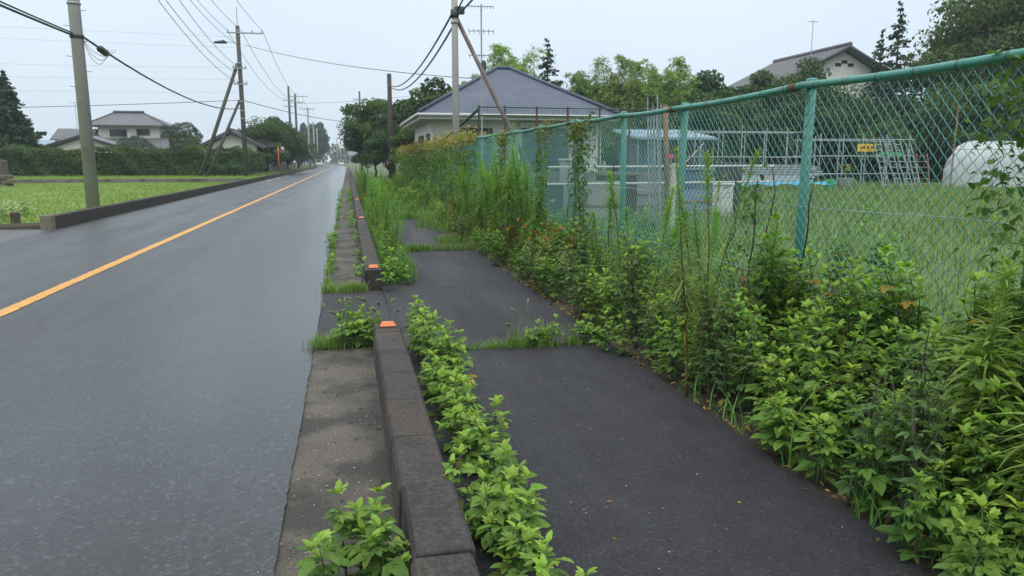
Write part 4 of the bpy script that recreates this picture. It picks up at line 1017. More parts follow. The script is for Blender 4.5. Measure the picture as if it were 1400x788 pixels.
ridge(h, (3.28, 29.9, 3.1), (3.28, 29.9, 0), 'eave', .04, 'downpipe')
for (x0, x1, z0, z1) in ((4.55, 5.7, .9, 2.72), (7.1, 8.9, .3, 2.72)): window(h, x0, x1, 29.99, z0, z1, 'wood_dark')
bpart('shutter_box', 'eave', h, 6.9, 9.7, 29.8, 29.99, 2.82, 3.04); bpart('canopy', 'beige', h, 5.2, 6.7, 29.7, 29.99, 2.4, 2.55)
for (y0, y1) in ((30.8, 32.0), (33.5, 35.5)):
    f = bpart('window', 'wood_dark', h, 3.28, 3.349, y0, y1, .6, 2.6); bpart('pane', 'glass', f, 3.27, 3.279, y0+.08, y1-.08, .7, 2.5); bpart('curtain', 'eave', f, 3.262, 3.268, y0+.5, y0+.8, .75, 2.45)
def antenna(label, x, y, z0, z1, w_=1.2, tiers=2):
    t = thing('television_antenna', label, 'antenna', (x, y, 0))
    m = MB(); m.tube([(0, 0, z0), (0, 0, z1)], .03, 6); obj('mast', m.mesh('mast', M['pole_grey']), t)
    for k in range(tiers):
        z = z1-.1-k*.85; m = MB(); m.tube([(-w_*.5, -.1, z), (w_*.5, .1, z+.05)], .018, 5)
        for q in np.linspace(-.5, .5, 9 if k == 0 else 6): l = (.25 if k == 0 else .55); m.tube([(q*w_-.2*l, -l, z), (q*w_+.2*l, l, z)], .01, 4)
        obj('yagi', m.mesh('yagi', M['pole_grey']), t)
    return t
ta = antenna('tall television antenna mast beside the slate roof house', 4.9, 27.5, 0, 7.05, .9, 3)
m = MB(); m.tube([(.05, -.05, 4.9), (.1, -.08, 4.9)], .2, 12); obj('dish', m.mesh('dish', M['metal_dark']), ta)
# net frame between the fence and the house
nf = thing('net_frame', 'tall green pipe frame with net in front of the slate roof house', 'fence', (0, 0, 0))
for x in (4.35, 5.25, 6.35, 7.45, 8.6, 9.7, 10.8): m = MB(); m.tube([(x, 25, 0), (x, 25, 3.32)], .035, 6); obj('post', m.mesh('post', M['net' if x < 6 else 'rust']), nf)
for z in (3.27, 3.0): ridge(nf, (4.35, 25, z), (11.5, 25, z), 'net', .022, 'rail')
ridge(nf, (4.35, 25, 3.2), (3.55, 30.0, 2.1), 'net', .05, 'rail')
m = MB()
for x in np.arange(4.4, 11.4, .12): m.tube([(x, 25.02, .2), (x, 25.02, 3.25)], .004, 3, cap=False)
for z in np.arange(.3, 3.25, .12): m.tube([(4.35, 25.03, z), (11.4, 25.03, z)], .004, 3, cap=False)
obj('net', m.mesh('net', M['net']), nf)
# block wall, boards and clutter near the house
bw = thing('block_wall', 'low grey concrete block wall seen through the fence before the slate house', 'wall')
for r_ in range(6):
    for k in range(15):
        x = 4.3+k*.4+(.2 if r_ % 2 else 0); bpart('block', 'block', bw, x, x+.39, 20.0+rnd.uniform(-.01, .01), 20.15, r_*.2, r_*.2+.19)
for i, (x, y, w_, hh, a, mname, l) in enumerate(((6.2, 17.6, 1.2, 1.0, .12, 'block', 'large white board leaning behind the fence'), (7.9, 19, 1.0, .9, -.1, 'block', 'second pale board leaning behind the fence, farther away'), (8.3, 16.6, .9, .8, .2, 'blue_wall', 'bluish panel propped behind the fence'), (5.4, 15.4, 1.0, .8, -.2, 'block', 'small metal sheet leaning close behind the fence'))):
    t = thing('leaning_board', l, 'board', (x, y, 0), a)
    m = MB(); m.add([(-w_/2, 0, 0), (w_/2, 0, 0), (w_/2, .3, hh), (-w_/2, .3, hh), (-w_/2, .04, 0), (w_/2, .04, 0), (w_/2, .34, hh), (-w_/2, .34, hh)], [(0, 1, 2, 3), (7, 6, 5, 4), (0, 4, 5, 1), (3, 2, 6, 7), (0, 3, 7, 4), (1, 5, 6, 2)]); obj('sheet', m.mesh('sheet', M[mname]), t)
    for zz in (.3, .65): m = MB(); m.box(-w_/2-.02, w_/2+.02, zz*.3/1-.03+.0, zz*.3/1-.0, hh*zz-.02, hh*zz+.02); obj('batten', m.mesh('batten', M['wood']), t)
for i, (y, z, x0, x1) in enumerate(((17.0, 1.35, 4.6, 10.5), (17.05, .95, 4.6, 10.5))):
    m = MB(); m.tube([(x0, y, z), (x1, y, z+.03)], .028, 6); tag(obj('pipe_rail', m.mesh('pipe_rail', M['eave'])), ('upper' if i == 0 else 'lower')+' white pipe rail seen through the fence below the slate house', 'rail')
for i, (x, y, w_, d_, hh, mt, l) in enumerate(((5.0, 18.3, .6, .5, .9, 'metal_dark', 'dark metal drum-shaped bin'), (6.9, 18.6, .9, .6, 1.1, 'wood_dark', 'dark wooden crate'), (8.9, 18.0, .7, .5, 1.25, 'blue_wall', 'slate blue locker'), (9.8, 18.9, .9, .7, .85, 'eave', 'small white box'), (10.6, 19.5, .6, .6, 1.4, 'metal_dark', 'narrow dark cabinet'), (5.9, 19.3, .5, .5, 1.5, 'alu', 'upright metal cabinet'))):
    t = thing('storage_box', l+' among the clutter behind the fence', 'box', (x, y, 0), rnd.uniform(-.3, .3))
    bpart('body', mt, t, -w_/2, w_/2, -d_/2, d_/2, 0, hh, bev=.03); bpart('lid', mt, t, -w_/2-.03, w_/2+.03, -d_/2-.03, d_/2+.03, hh+.002, hh+.05, bev=.015); bpart('handle', 'alu', t, -.08, .08, -d_/2-.035, -d_/2-.001, hh*.55, hh*.6)
# bundle of stakes standing behind the second post
for i in range(9):
    x = 6.15+rnd.uniform(-.12, .22); y = 14.4+rnd.uniform(-.2, .2); hgt = rnd.uniform(2.35, 2.85)
    m = MB(); q = rnd.uniform(-.16, .1); m.tube([(x, y, 0), (x+q, y+.1, hgt)], rnd.uniform(.01, .016), 6); tag(obj('metal_stake', m.mesh('metal_stake', M['scaffold'])), 'thin metal stake in the bundle beside the rusty post', 'stake', 'stakes in the bundle')
m = MB(); m.tube([(6.52, 14.4, 0), (6.42, 14.4, 1.5), (6.35, 14.4, 2.6)], [.06, .055, .06], 8); tag(obj('rusty_post', m.mesh('rusty_post', M['wood'], True)), 'rusty brown post standing in the bundle of stakes', 'post')
m = MB(); m.box(6.3, 6.38, 13.8, 13.88, .2, 1.45, bev=.02); tag(obj('white_post', m.mesh('white_post', M['eave'])), 'short white post behind the fence below the stakes', 'post')
m = MB(); m.tube([(6.2, 13.7, 1.52), (6.2, 13.7, 1.54), (6.2, 13.7, 1.63)], [.03, .05, .045], 8); tag(obj('pink_bucket', m.mesh('pink_bucket', M['pink'])), 'small bright pink plastic cap on a stake behind the fence', 'bucket')
m = MB(); m.tube([(6.2, 13.7, 0), (6.2, 13.7, 1.53)], .012, 5); tag(obj('metal_stake', m.mesh('metal_stake', M['scaffold'])), 'thin stake that carries the pink plastic cap', 'stake')

# shed with pale blue corrugated roof
sh = thing('shed', 'shed with pale blue corrugated roof behind the fence in the field', 'shed')
bpart('wall', 'blue_wall', sh, 16.2, 20.4, 40.2, 43.5, 0, 2.75)
obj('roof', roof_plane((15.9, 39.6, 2.75), (20.8, 39.6, 2.75), (20.8, 43.8, 3.35), (15.9, 43.8, 3.35), ribs=.22, rr=.06).mesh('roof', M['blue_tin']), sh)
for x in (16.5, 17.7, 18.9): bpart('panel', 'blue_wall' if x < 17 else 'wood_dark', sh, x, x+.9, 40.12, 40.19, .3, 2.3)
for x in (16.0, 20.6): m = MB(); m.tube([(x, 39.8, 0), (x, 39.8, 2.74)], .04, 6); obj('post', m.mesh('post', M['scaffold']), sh)

# scaffold rack
def rack(name, label, x0, x1, y0, y1, h_, nx, levels, cat='rack'):
    t = thing(name, label, cat)
    for y in (y0, y1):
        for x in np.linspace(x0, x1, nx): m = MB(); m.tube([(x, y, 0), (x, y, h_+rnd.uniform(-.1, .25))], .032, 6); obj('upright', m.mesh('upright', M['scaffold']), t)
        for z in levels: m = MB(); m.tube([(x0-.2, y, z), (x1+.3, y, z+rnd.uniform(-.04, .04))], .028, 6); obj('rail', m.mesh('rail', M['scaffold']), t)
    for x in np.linspace(x0, x1, nx):
        for z in levels[:2]: m = MB(); m.tube([(x, y0, z), (x, y1, z)], .026, 5); obj('cross_tube', m.mesh('cross_tube', M['scaffold']), t)
    return t
rack('scaffold_rack', 'long open scaffold rack of grey tubes behind the second fence panel', 17.6, 24.2, 36, 38, 3.1, 6, (.7, 1.7, 3.0))
rack('scaffold_rack', 'grey scaffold rack beside the leaning ladders behind the nearest panel', 23.9, 29.6, 35, 36.6, 2.75, 5, (.8, 1.75, 2.6))
m = MB(); m.tube([(16.7, 35.8, 1.1), (18.0, 35.8, 2.4)], .03, 6); tag(obj('leaning_tube', m.mesh('leaning_tube', M['scaffold'])), 'white tube leaning against the scaffold rack beside the shed', 'tube')
# pile of tubes and planks
for r_ in range(7):
    for k in range(6):
        y = 35.0+k*.09; x0 = 17.6+rnd.uniform(0, .5); x1 = 24.0+rnd.uniform(-.8, .6)
        m = MB(); m.tube([(x0, y, .75+r_*.085), (x1, y, .75+r_*.085)], .035, 6)
        if k < 2: tag(obj('scaffold_tube', m.mesh('scaffold_tube', M['scaffold'])), 'grey steel tube in the stacked pile on the blue tarp', 'tube', 'tubes in the pile')
pl = thing('plank_stack', 'stack of pale planks under the scaffold tubes behind the fence', 'planks')
for r_ in range(4): bpart('plank', 'alu' if r_ % 2 else 'eave', pl, 17.4+rnd.uniform(-.2, .2), 23.8+rnd.uniform(-.3, .3), 34.8, 35.7, .36+r_*.085, .36+r_*.085+.07)
m = MB(); n_s = 60
xs = np.linspace(17.2, 24.8, n_s); V = []
for j, (y, z) in enumerate(((34.2, .3), (34.5, .42), (34.75, .34), (35.8, .33))):
    V += [(x, y+.05*math.sin(x*3+j), z+.05*math.sin(x*4.1+j*2)+rnd.uniform(-.02, .02)) for x in xs]
m.add(V, [(j*n_s+i, j*n_s+i+1, (j+1)*n_s+i+1, (j+1)*n_s+i) for j in range(3) for i in range(n_s-1)]); tag(obj('tarpaulin', m.mesh('tarpaulin', M['tarp_blue'])), 'crumpled blue tarpaulin under the stacked tubes and planks', 'tarpaulin')
def ladder(label, x, y, w_, hh, lean, dx, mat='scaffold'):
    t = thing('leaning_ladder', label, 'ladder', (x, y, 0)); m = MB()
    for s in (0, w_): mm = MB(); mm.tube([(s, 0, 0), (s+dx, lean, hh)], .035, 6); obj('rail', mm.mesh('rail', M[mat]), t)
    for z in np.arange(.25, hh-.1, .3): f = z/hh; mm = MB(); mm.tube([(f*dx, f*lean, z), (f*dx+w_, f*lean, z)], .022, 5); obj('rung', mm.mesh('rung', M[mat]), t)
for i, (x, w_, hh, dx, l) in enumerate(((27.7, .35, 2.7, -.5, 'first leaning ladder beside the yellow board'), (28.5, .35, 2.75, -.75, 'second leaning ladder beside the yellow board'), (29.1, .4, 2.6, -.7, 'third leaning ladder, next to the wooden frame'), (29.7, .3, 2.4, -.5, 'rightmost leaning ladder of the row by the rack'))): ladder(l, x, 34.3, w_, hh, .5, dx)
ladder('wooden slatted frame leaning at the right end of the scaffold rack', 30.0, 34.5, .7, 1.9, .3, -.1, 'wood')
t = thing('notice_board', 'yellow notice board hung on the scaffold rack', 'sign', (0, 0, 0)); bpart('panel', 'yellow_sign', t, 26.35, 27.45, 34.86, 34.9, 1.98, 2.38)
for (x0, x1, z0, z1) in ((26.5, 26.8, 2.14, 2.24), (26.9, 27.0, 2.1, 2.28), (27.1, 27.35, 2.16, 2.22)): bpart('lettering', 'black', t, x0, x1, 34.852, 34.858, z0, z1)
m = MB(); m.box(27.9, 29.0, 34.7, 35.2, 1.78, 1.92, bev=.03); tag(obj('green_crate', m.mesh('green_crate', M['green_plastic'])), 'bright green plastic tray on the scaffold rack beside the ladders', 'tray')
m = MB(); m.tube([(24.5, 34.4, 0), (24.5, 34.4, .5), (24.5, 34.4, .55)], [.2, .25, .25], 12); tag(obj('green_bucket', m.mesh('green_bucket', M['green_plastic'])), 'green bucket at the foot of the scaffold rack', 'bucket')
pm_ = put(VB[0], 'yellow_flower_plant', 'yellow flowering plant in front of the scaffold rack', 'flower', (25.4, 34.3, .6), 0, 1.3)
obj('flowers', foliage_arrays([(np.array([rnd.gauss(0, .12), rnd.gauss(0, .1), rnd.uniform(.3, .55)]), rnd.uniform(0, 6), .3, 0, .08, 21, (.6, .5, .05)) for _ in range(40)]).mesh('flowers', M['petal']), pm_)
m = MB(); m.box(25.1, 25.7, 34.1, 34.6, 0, .62, bev=.03); tag(obj('flower_tub', m.mesh('flower_tub', M['block'])), 'grey tub carrying the yellow flowering plant', 'tub')
# vinyl tunnel
tn = thing('vinyl_tunnel', 'white vinyl tunnel greenhouse in the field at the right edge', 'greenhouse', (0, 0, 0))
A_ = np.linspace(0, math.pi, 17); nx_ = 30; V = []
def tprof(a, x):
    yy = -math.cos(a); zz = math.sin(a)
    sq = lambda v_, p: math.copysign(abs(v_)**p, v_)
    return (36.4+1.5*sq(yy, .7), .05+2.55*sq(zz, .6))
for i, x in enumerate(np.linspace(34.0, 43.8, nx_)):
    t_ = min(1, (x-34.0)/1.1); k_ = .62+.38*math.sin(t_*math.pi/2)
    for a in A_:
        y, z = tprof(a, x); V.append((x+.05*math.sin(a*9), 36.4+(y-36.4)*k_+.03*math.sin(x*2+a*5), z*k_+.03*math.sin(x*3.1+a*4)))
n_a = len(A_); F = [(i*n_a+j, (i+1)*n_a+j, (i+1)*n_a+j+1, i*n_a+j+1) for i in range(nx_-1) for j in range(n_a-1)]
m = MB(); m.add(V, F); m.F.append(np.array([(0, j, j+1) for j in range(1, n_a-1)])); obj('cover', m.mesh('cover', M['film'], True), tn)
for x in np.arange(35.1, 43.8, 1.4): m = MB(); m.tube([(x, tprof(a, x)[0], tprof(a, x)[1]+.02) for a in A_], .018, 5); obj('hoop', m.mesh('hoop', M['wire']), tn)
for (x, y, z, mt, l) in ((31.7, 34.2, 4.3, 'wood', 'tall bamboo stake beside the vinyl tunnel'), (34.1, 31.8, 5.0, 'scaffold', 'thin tall pipe standing before the vinyl tunnel')):
    m = MB(); m.tube([(x, y, 0), (x+.02, y, z)], .04, 6); tag(obj('garden_stake', m.mesh('garden_stake', M[mt])), l, 'stake')
m = MB(); m.tube([(31.7, 34.1, 2.1), (34.1, 31.9, 2.1)], .025, 5); tag(obj('garden_rail', m.mesh('garden_rail', M['scaffold'])), 'thin horizontal tube tied between two garden stakes', 'tube')

# white gabled house on the right
h = thing('white_gabled_house', 'white walled house with dark tiled gable roof behind the right trees', 'house')
obj('wall', gwall(37.8, 48.5, 60, 70, 0, 8.4, 11.05).mesh('wall', M['white_wall']), h)
rf = obj('roof', merge(gable_y(36.6, 49.7, 59.2, 71, 8.2, 11.4, ribs=.5, rr=.07, th=.25)).mesh('roof', M['tile']), h)
ridge(rf, (43.15, 59.1, 11.5), (43.15, 71, 11.5), 'tile_dark', .22)
for s in (0, 1): ridge(rf, (36.6 if s == 0 else 49.7, 59.15, 8.15), (43.15, 59.15, 11.35), 'tile_dark', .14, 'barge_tile')
for (x, z) in ((42.7, 9.75), (43.3, 10.0), (43.95, 9.75)): bpart('vent', 'black', h, x-.28, x+.28, 59.94, 59.99, z, z+.26)
obj('lower_roof', roof_plane((32.4, 60.5, 6.5), (37.7, 60.5, 6.5), (37.7, 66, 8.2), (32.4, 66, 8.2), ribs=.5, rr=.07).mesh('lower_roof', M['tile']), h)
bpart('side_wing', 'white_wall', h, 33.0, 37.78, 61.2, 66, 0, 6.4)
antenna('slim antenna mast above the white gabled house', 41.3, 62, 9, 13.9, .9, 1)
# two-storey tiled house on the left
h = thing('tiled_house', 'two-storey house with grey tiled hip roofs behind the left hedge', 'house')
bpart('wall', 'cream', h, -28.2, -21.6, 96, 102, 0, 5.6, bev=0)
rf = obj('roof', merge(hip(-29.3, -20.5, 95.0, 103, 5.55, 7.15, -27.1, -23.9, ribs=.32, rr=.07, th=.14)).mesh('roof', M['tile']), h)
ridge(rf, (-27.2, 99, 7.28), (-23.8, 99, 7.28), 'tile_dark', .16)
for A, B in (((-29.3, 95, 5.6), (-27.1, 99, 7.2)), ((-20.5, 95, 5.6), (-23.9, 99, 7.2))): ridge(rf, A, B, 'tile_dark', .1)
window(h, -26.9, -25.2, 95.99, 4.35, 5.05, 'metal_dark'); window(h, -24.0, -22.7, 95.99, 4.5, 5.1, 'metal_dark')
bpart('air_unit', 'eave', h, -25.0, -24.55, 95.6, 95.98, 4.0, 4.55); bpart('bay_wall', 'cream', h, -21.58, -19.3, 97, 101, 0, 4.4)
obj('lower_roof', roof_plane((-27.5, 92.5, 2.75), (-18.6, 92.5, 2.75), (-19.1, 95.9, 4.1), (-27.5, 95.9, 4.1), ribs=.32, rr=.07).mesh('lower_roof', M['tile']), h)
obj('lower_roof', merge(hip(-22.0, -19.0, 96.2, 101.6, 4.45, 5.1, -21.2, -20.2, ribs=.32, rr=.06)).mesh('lower_roof', M['tile']), h)
bpart('lower_wall', 'cream', h, -27.4, -19.2, 93.4, 95.9, 0, 2.74)
obj('wing_wall', gwall(-31.8, -24.2, 90, 95, 0, 2.6, 4.0).mesh('wing_wall', M['cream']), h)
rf = obj('wing_roof', merge(gable_y(-32.6, -23.4, 89.4, 95.4, 2.75, 4.25, ribs=.32, rr=.07, th=.2)).mesh('wing_roof', M['tile']), h); ridge(rf, (-28, 89.3, 4.32), (-28, 95.4, 4.32), 'tile_dark', .13)
for s in (-32.6, -23.4): ridge(rf, (s, 89.35, 2.75), (-28, 89.35, 4.25), 'tile_dark', .1, 'barge_tile')
obj('rear_roof', merge(gable_x(-33.2, -28.4, 95.5, 101, 3.9, 5.2, ribs=.32, rr=.07)).mesh('rear_roof', M['tile']), h); bpart('rear_wall', 'cream', h, -32.8, -28.21, 96, 100.5, 0, 3.9)
antenna('thin antenna mast behind the two-storey tiled house', -31.0, 98, 4.5, 8.3, .8, 1)
# single-storey gable house
h = thing('gabled_house', 'cream gabled house with dark tiles behind the propped pole', 'house')
obj('wall', gwall(-14.7, -9.6, 86, 94, 0, 3.1, 4.35).mesh('wall', M['cream']), h)
rf = obj('roof', merge(gable_y(-15.6, -8.7, 85.2, 95, 2.95, 4.75, ribs=.32, rr=.07, th=.22)).mesh('roof', M['tile_dark']), h); ridge(rf, (-12.15, 85.1, 4.85), (-12.15, 95, 4.85), 'tile', .14)
bpart('wing', 'cream', h, -9.58, -8.4, 89, 94, 0, 3.0); obj('wing_roof', merge(gable_x(-12, -7.8, 88, 96.5, 3.0, 4.7, ribs=.32, rr=.07)).mesh('wing_roof', M['tile_dark']), h)
# small far houses
def small_house(label, x, y, w_, d_, hh, wall, roof, group=None, rz=0):
    t = thing('small_house', label, 'house', (x, y, 0), rz, group); bpart('wall', wall, t, -w_/2, w_/2, 0, d_, 0, hh)
    r_ = obj('roof', merge(gable_x(-w_/2-.5, w_/2+.5, -.6, d_+.6, hh-.1, hh+1.9, ribs=.4, rr=.07, th=.2)).mesh('roof', M[roof]), t)
    for k in range(int(w_/2.6)): window(t, -w_/2+.8+k*2.5, -w_/2+2.2+k*2.5, -.005, hh-2.1, hh-.8)
    return t
small_house('small far house with pale blue roof left of the tiled house', -44, 125, 6, 6, 2.7, 'white_wall', 'blue_tin')
small_house('small far house with dark roof beside the dark conifer', -47.5, 118, 5, 6, 3.4, 'cream', 'tile_dark')
for i, (x, y, w_, hh, wl) in enumerate(((-20, 420, 10, 4, 'block'), (6, 410, 10, 4.5, 'block'), (-38, 400, 12, 5, 'block'), (20, 410, 12, 5, 'block'))):
    small_house('hazy far house beyond the end of the road', x, y, w_, 8, hh, wl, 'tile', 'houses at the road end')
# ------------------------------------------------------------------ trees and hedges
QUAD = (np.array([(-.5, 0, 0), (0, -.35, .06), (.5, 0, 0), (0, .35, .06)]), np.array([(0, 1, 2), (0, 2, 3)]))
def leaf_cloud(P, D, size, c0, c1, jit=.7, tpl=QUAD, light=None):
    """many small leaf faces at P, facing roughly D"""
    K = len(P); n = D/(np.linalg.norm(D, axis=1)[:, None]+1e-9)+rng.normal(0, jit, (K, 3)); n /= np.linalg.norm(n, axis=1)[:, None]
    a = rng.normal(0, 1, (K, 3)); u = np.cross(n, a); u /= np.linalg.norm(u, axis=1)[:, None]; v = np.cross(n, u)
    s = (size*rng.uniform(.6, 1.35, K))[:, None]
    Ms = np.stack([u*s, v*s, n*s], -1); V, F, k = place(tpl, Ms, P)
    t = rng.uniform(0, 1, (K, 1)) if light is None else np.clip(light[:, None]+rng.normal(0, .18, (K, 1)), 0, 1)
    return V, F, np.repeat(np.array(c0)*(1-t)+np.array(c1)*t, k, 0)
def ball(n): 
    d = rng.normal(0, 1, (n, 3)); return d/np.linalg.norm(d, axis=1)[:, None]
def limb(A, B, r0, r1, wob=.06, n=5):
    A, B = np.array(A, float), np.array(B, float); t = np.linspace(0, 1, n)[:, None]; L = np.linalg.norm(B-A)
    P = A*(1-t)+B*t + rng.normal(0, wob*L, (n, 3))*np.sin(t*math.pi); return P, np.linspace(r0, r1, n)
def broadleaf(h, rx, ry, base=.22, nb=26, per=330, leaf=.22, c0=(.028, .06, .016), c1=(.085, .15, .034), tr=.14, flat=.8):
    """crown of many leaf clumps of uneven size round forked limbs"""
    tb = []; P = []; D = []; Lt = []
    top = h; bz = h*base; cz = (top+bz)/2; hz = (top-bz)/2
    fork = np.array([0, 0, bz*.8+.3]); tb.append(limb((0, 0, -.2), fork, tr, tr*.75))
    for i in range(nb):
        d = ball(1)[0]; rad = rng.uniform(.45, .92)
        if d[2] < -.5: d[2] *= .5
        c = np.array([d[0]*rx*rad, d[1]*ry*rad, cz+d[2]*hz*rad]); cr = rng.uniform(.2, .38)*min(rx, hz)
        tb.append(limb(fork, c, tr*.4, .02, .08)); n = int(per*rng.uniform(.6, 1.3)); u = ball(n); rr = cr*rng.uniform(.35, 1.12, n)**.6
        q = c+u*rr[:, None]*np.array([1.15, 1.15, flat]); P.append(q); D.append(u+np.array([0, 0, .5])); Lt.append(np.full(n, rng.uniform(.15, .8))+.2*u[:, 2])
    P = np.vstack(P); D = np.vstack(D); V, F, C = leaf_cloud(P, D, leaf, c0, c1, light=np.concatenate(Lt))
    return tb, mesh_np('crown', V, F, C, M['treeleaf'])
def conifer(h, r0, levels=22, per=10, c0=(.016, .04, .016), c1=(.05, .09, .034), leaf=.2, dens=26, start=.12, gap=.0, tr=.15):
    tb = [(np.array([(0, 0, -.2), (0, 0, h*.5), (0, 0, h)]), np.array([tr, tr*.6, .02]))]; P = []; D = []
    for i in range(levels):
        t = i/(levels-1); z = h*(start+(1-start)*t); r = r0*(1-t)**.95*rng.uniform(.75, 1.15)+.1
        for k in range(max(4, int(per*(1-t*.5)))):
            if rng.random() < gap: continue
            a = rng.uniform(0, 6.3); L = r*rng.uniform(.6, 1.1); n = max(5, int(dens*L/r0*1.2)); s = rng.uniform(.15, 1, n)
            up = rng.uniform(-.25, .2)
            q = np.stack([np.cos(a)*L*s, np.sin(a)*L*s, z+up*L*s-.12*L*s*s], -1)+rng.normal(0, .06*h/8, (n, 3))*np.array([1, 1, .7])
            P.append(q); D.append(np.tile([math.cos(a)*.4, math.sin(a)*.4, 1], (n, 1))); tb.append((np.array([(0, 0, z), (math.cos(a)*L, math.sin(a)*L, z+up*L-.12*L)]), np.array([.03, .008])))
    V, F, C = leaf_cloud(np.vstack(P), np.vstack(D), leaf, c0, c1, .5); return tb, mesh_np('crown', V, F, C, M['needle'])
def bamboo(h, n=9, rad=1.3, c0=(.12, .21, .045), c1=(.3, .44, .11), leaf=.2):
    tb = []; P = []; D = []
    for i in range(n):
        a = rng.uniform(0, 6.3); x, y = rng.normal(0, rad*.4, 2); hh = h*rng.uniform(.68, 1.0); dr = rng.uniform(.06, .22)*hh
        t = np.linspace(0, 1, 12); pts = np.stack([x+np.cos(a)*dr*t**3, y+np.sin(a)*dr*t**3, hh*(t-.1*t**5)], -1); tb.append((pts, np.linspace(.045, .008, 12)))
        for k in range(80):
            s = rng.uniform(.3, 1.0); j = s*11; p = pts[int(min(10, j))]+(pts[int(min(10, j))+1]-pts[int(min(10, j))])*(j-int(min(10, j)))
            L = (.35+.9*math.sin(math.pi*min(1, s*.9)))*rng.uniform(.4, 1)*rad*.55; b = rng.uniform(0, 6.3); m_ = 18; u = rng.uniform(.2, 1, m_)
            q = p+np.stack([np.cos(b)*L*u, np.sin(b)*L*u, .25*L*u-.55*L*u*u], -1)+rng.normal(0, .07, (m_, 3)); P.append(q); D.append(np.tile([np.cos(b)*.6, np.sin(b)*.6, .8], (m_, 1)))
    tp = (np.array([(-.7, 0, 0), (0, -.14, .04), (.7, 0, -.08), (0, .14, .04)]), QUAD[1])
    V, F, C = leaf_cloud(np.vstack(P), np.vstack(D), leaf, c0, c1, .6, tp); return tb, mesh_np('crown', V, F, C, M['treeleaf'])
def topiary(rx, rz, n=5000, c0=(.02, .05, .014), c1=(.06, .11, .028), leaf=.14):
    u = ball(n); r = rng.uniform(.86, 1.03, n)+.05*np.sin(u[:, 0]*7+u[:, 1]*5)+.04*np.sin(u[:, 2]*9)
    P = u*r[:, None]*np.array([rx, rx, rz])+np.array([0, 0, rz*1.15]); V, F, C = leaf_cloud(P, u, leaf, c0, c1, .5)
    return [limb((0, 0, -.2), (0, 0, rz*1.2), .12, .06)], mesh_np('crown', V, F, C, M['treeleaf'])
def trunk_mesh(tb, sides=6):
    mb = MB()
    for P, r in tb: mb.tube(P, r, sides)
    return mb.mesh('trunk', M['bark'], True)
def tree(var, name, label, loc, rz=0., s=1., group=None, cat='tree'):
    t = thing(name, label, cat, loc, rz, group, s); obj('trunk', var[0], t); obj('crown', var[1], t); return t
def V_(gen): return trunk_mesh(gen[0]), gen[1]

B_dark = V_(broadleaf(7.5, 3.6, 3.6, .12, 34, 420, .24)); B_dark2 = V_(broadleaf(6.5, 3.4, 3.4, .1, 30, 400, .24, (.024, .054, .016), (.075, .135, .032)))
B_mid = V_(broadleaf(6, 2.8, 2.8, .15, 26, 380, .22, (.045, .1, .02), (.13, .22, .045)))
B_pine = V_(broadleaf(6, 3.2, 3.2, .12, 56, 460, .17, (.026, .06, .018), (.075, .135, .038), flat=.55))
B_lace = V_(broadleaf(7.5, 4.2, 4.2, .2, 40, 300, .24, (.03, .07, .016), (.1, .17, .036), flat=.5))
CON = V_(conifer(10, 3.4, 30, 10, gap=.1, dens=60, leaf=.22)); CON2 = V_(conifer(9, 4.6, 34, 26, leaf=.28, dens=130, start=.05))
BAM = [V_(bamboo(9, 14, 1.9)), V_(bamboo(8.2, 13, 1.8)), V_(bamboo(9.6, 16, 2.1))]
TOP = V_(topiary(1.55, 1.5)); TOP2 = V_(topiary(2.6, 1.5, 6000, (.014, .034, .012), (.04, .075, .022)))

# left side
tree(CON2, 'conifer_tree', 'dark dense conifer at the left edge of the picture', (-29.6, 76, 0), 0, (.82, .82, 1.03))
tree(TOP, 'clipped_tree', 'clipped round tree above the hedge beside the propped pole', (-15.3, 78, 1.9), 0, (.98, .98, 1.0))
tree(TOP2, 'clipped_shrub', 'dark mounded shrub in front of the tiled house', (-20.4, 80, .6), 0, (.75, .75, 1.), cat='shrub')
tree(B_mid, 'garden_tree', 'small tree above the hedge between the conifer and the tiled house', (-30.2, 88, 0), 0, .52)
tree(TOP, 'clipped_shrub', 'small light green shrub under the clipped round tree', (-14.2, 75, 1.6), 2, .6, cat='shrub')
gt = 'dark trees along the left of the road'
for (x, y, v_, s, l) in ((-9.6, 90, B_dark, .88, 'dark tree right of the cream gabled house, first in the roadside clump'), (-8.2, 94, B_dark2, 1.08, 'tallest dark tree of the roadside clump below the paired poles'), (-10.4, 83, B_mid, .55, 'mid green bush in front of the dark roadside clump'), (-8.3, 88, B_mid, .62, 'rounded lighter tree beside the roadside mirror'), (-12.5, 104, B_dark2, .78, 'dark tree behind the cream gabled house'), (-7.8, 104, B_dark, .88, 'dark tree at the right end of the roadside clump'), (-8.9, 150, B_dark2, .85, 'hazy tree beyond the roadside clump on the left'), (-10, 175, B_dark, .95, 'hazier tree farther along the left of the road'), (-11.5, 200, B_mid, 1.1, 'pale hazy tree near the round road sign')):
    tree(v_, 'roadside_tree', l, (x, y, 0), rnd.uniform(0, 6), s, gt)
TALL = V_(broadleaf(15.5, 4.2, 4.2, .04, 80, 260, .55, (.02, .045, .016), (.06, .1, .03), flat=.9))
gt = 'tall hazy trees far behind'
for (x, y, sx, sz, l) in ((-21.0, 262, 1.0, 1.0, 'tall flat-topped hazy tree behind the roadside clump'), (-13.4, 266, .6, .96, 'tall dark narrow hazy tree, left half of the far pair'), (-9.4, 255, .95, .94, 'tall blue-grey hazy tree, right half of the far pair')):
    tree(TALL, 'tall_tree', l, (x, y, 0), rnd.uniform(0, 6), (sx, sx, sz), gt)
tree(B_dark, 'tall_tree', 'broad hazy tree filling the foot of the far pair', (-13, 240, 0), 1, (1.2, 1.2, 1.1), gt)
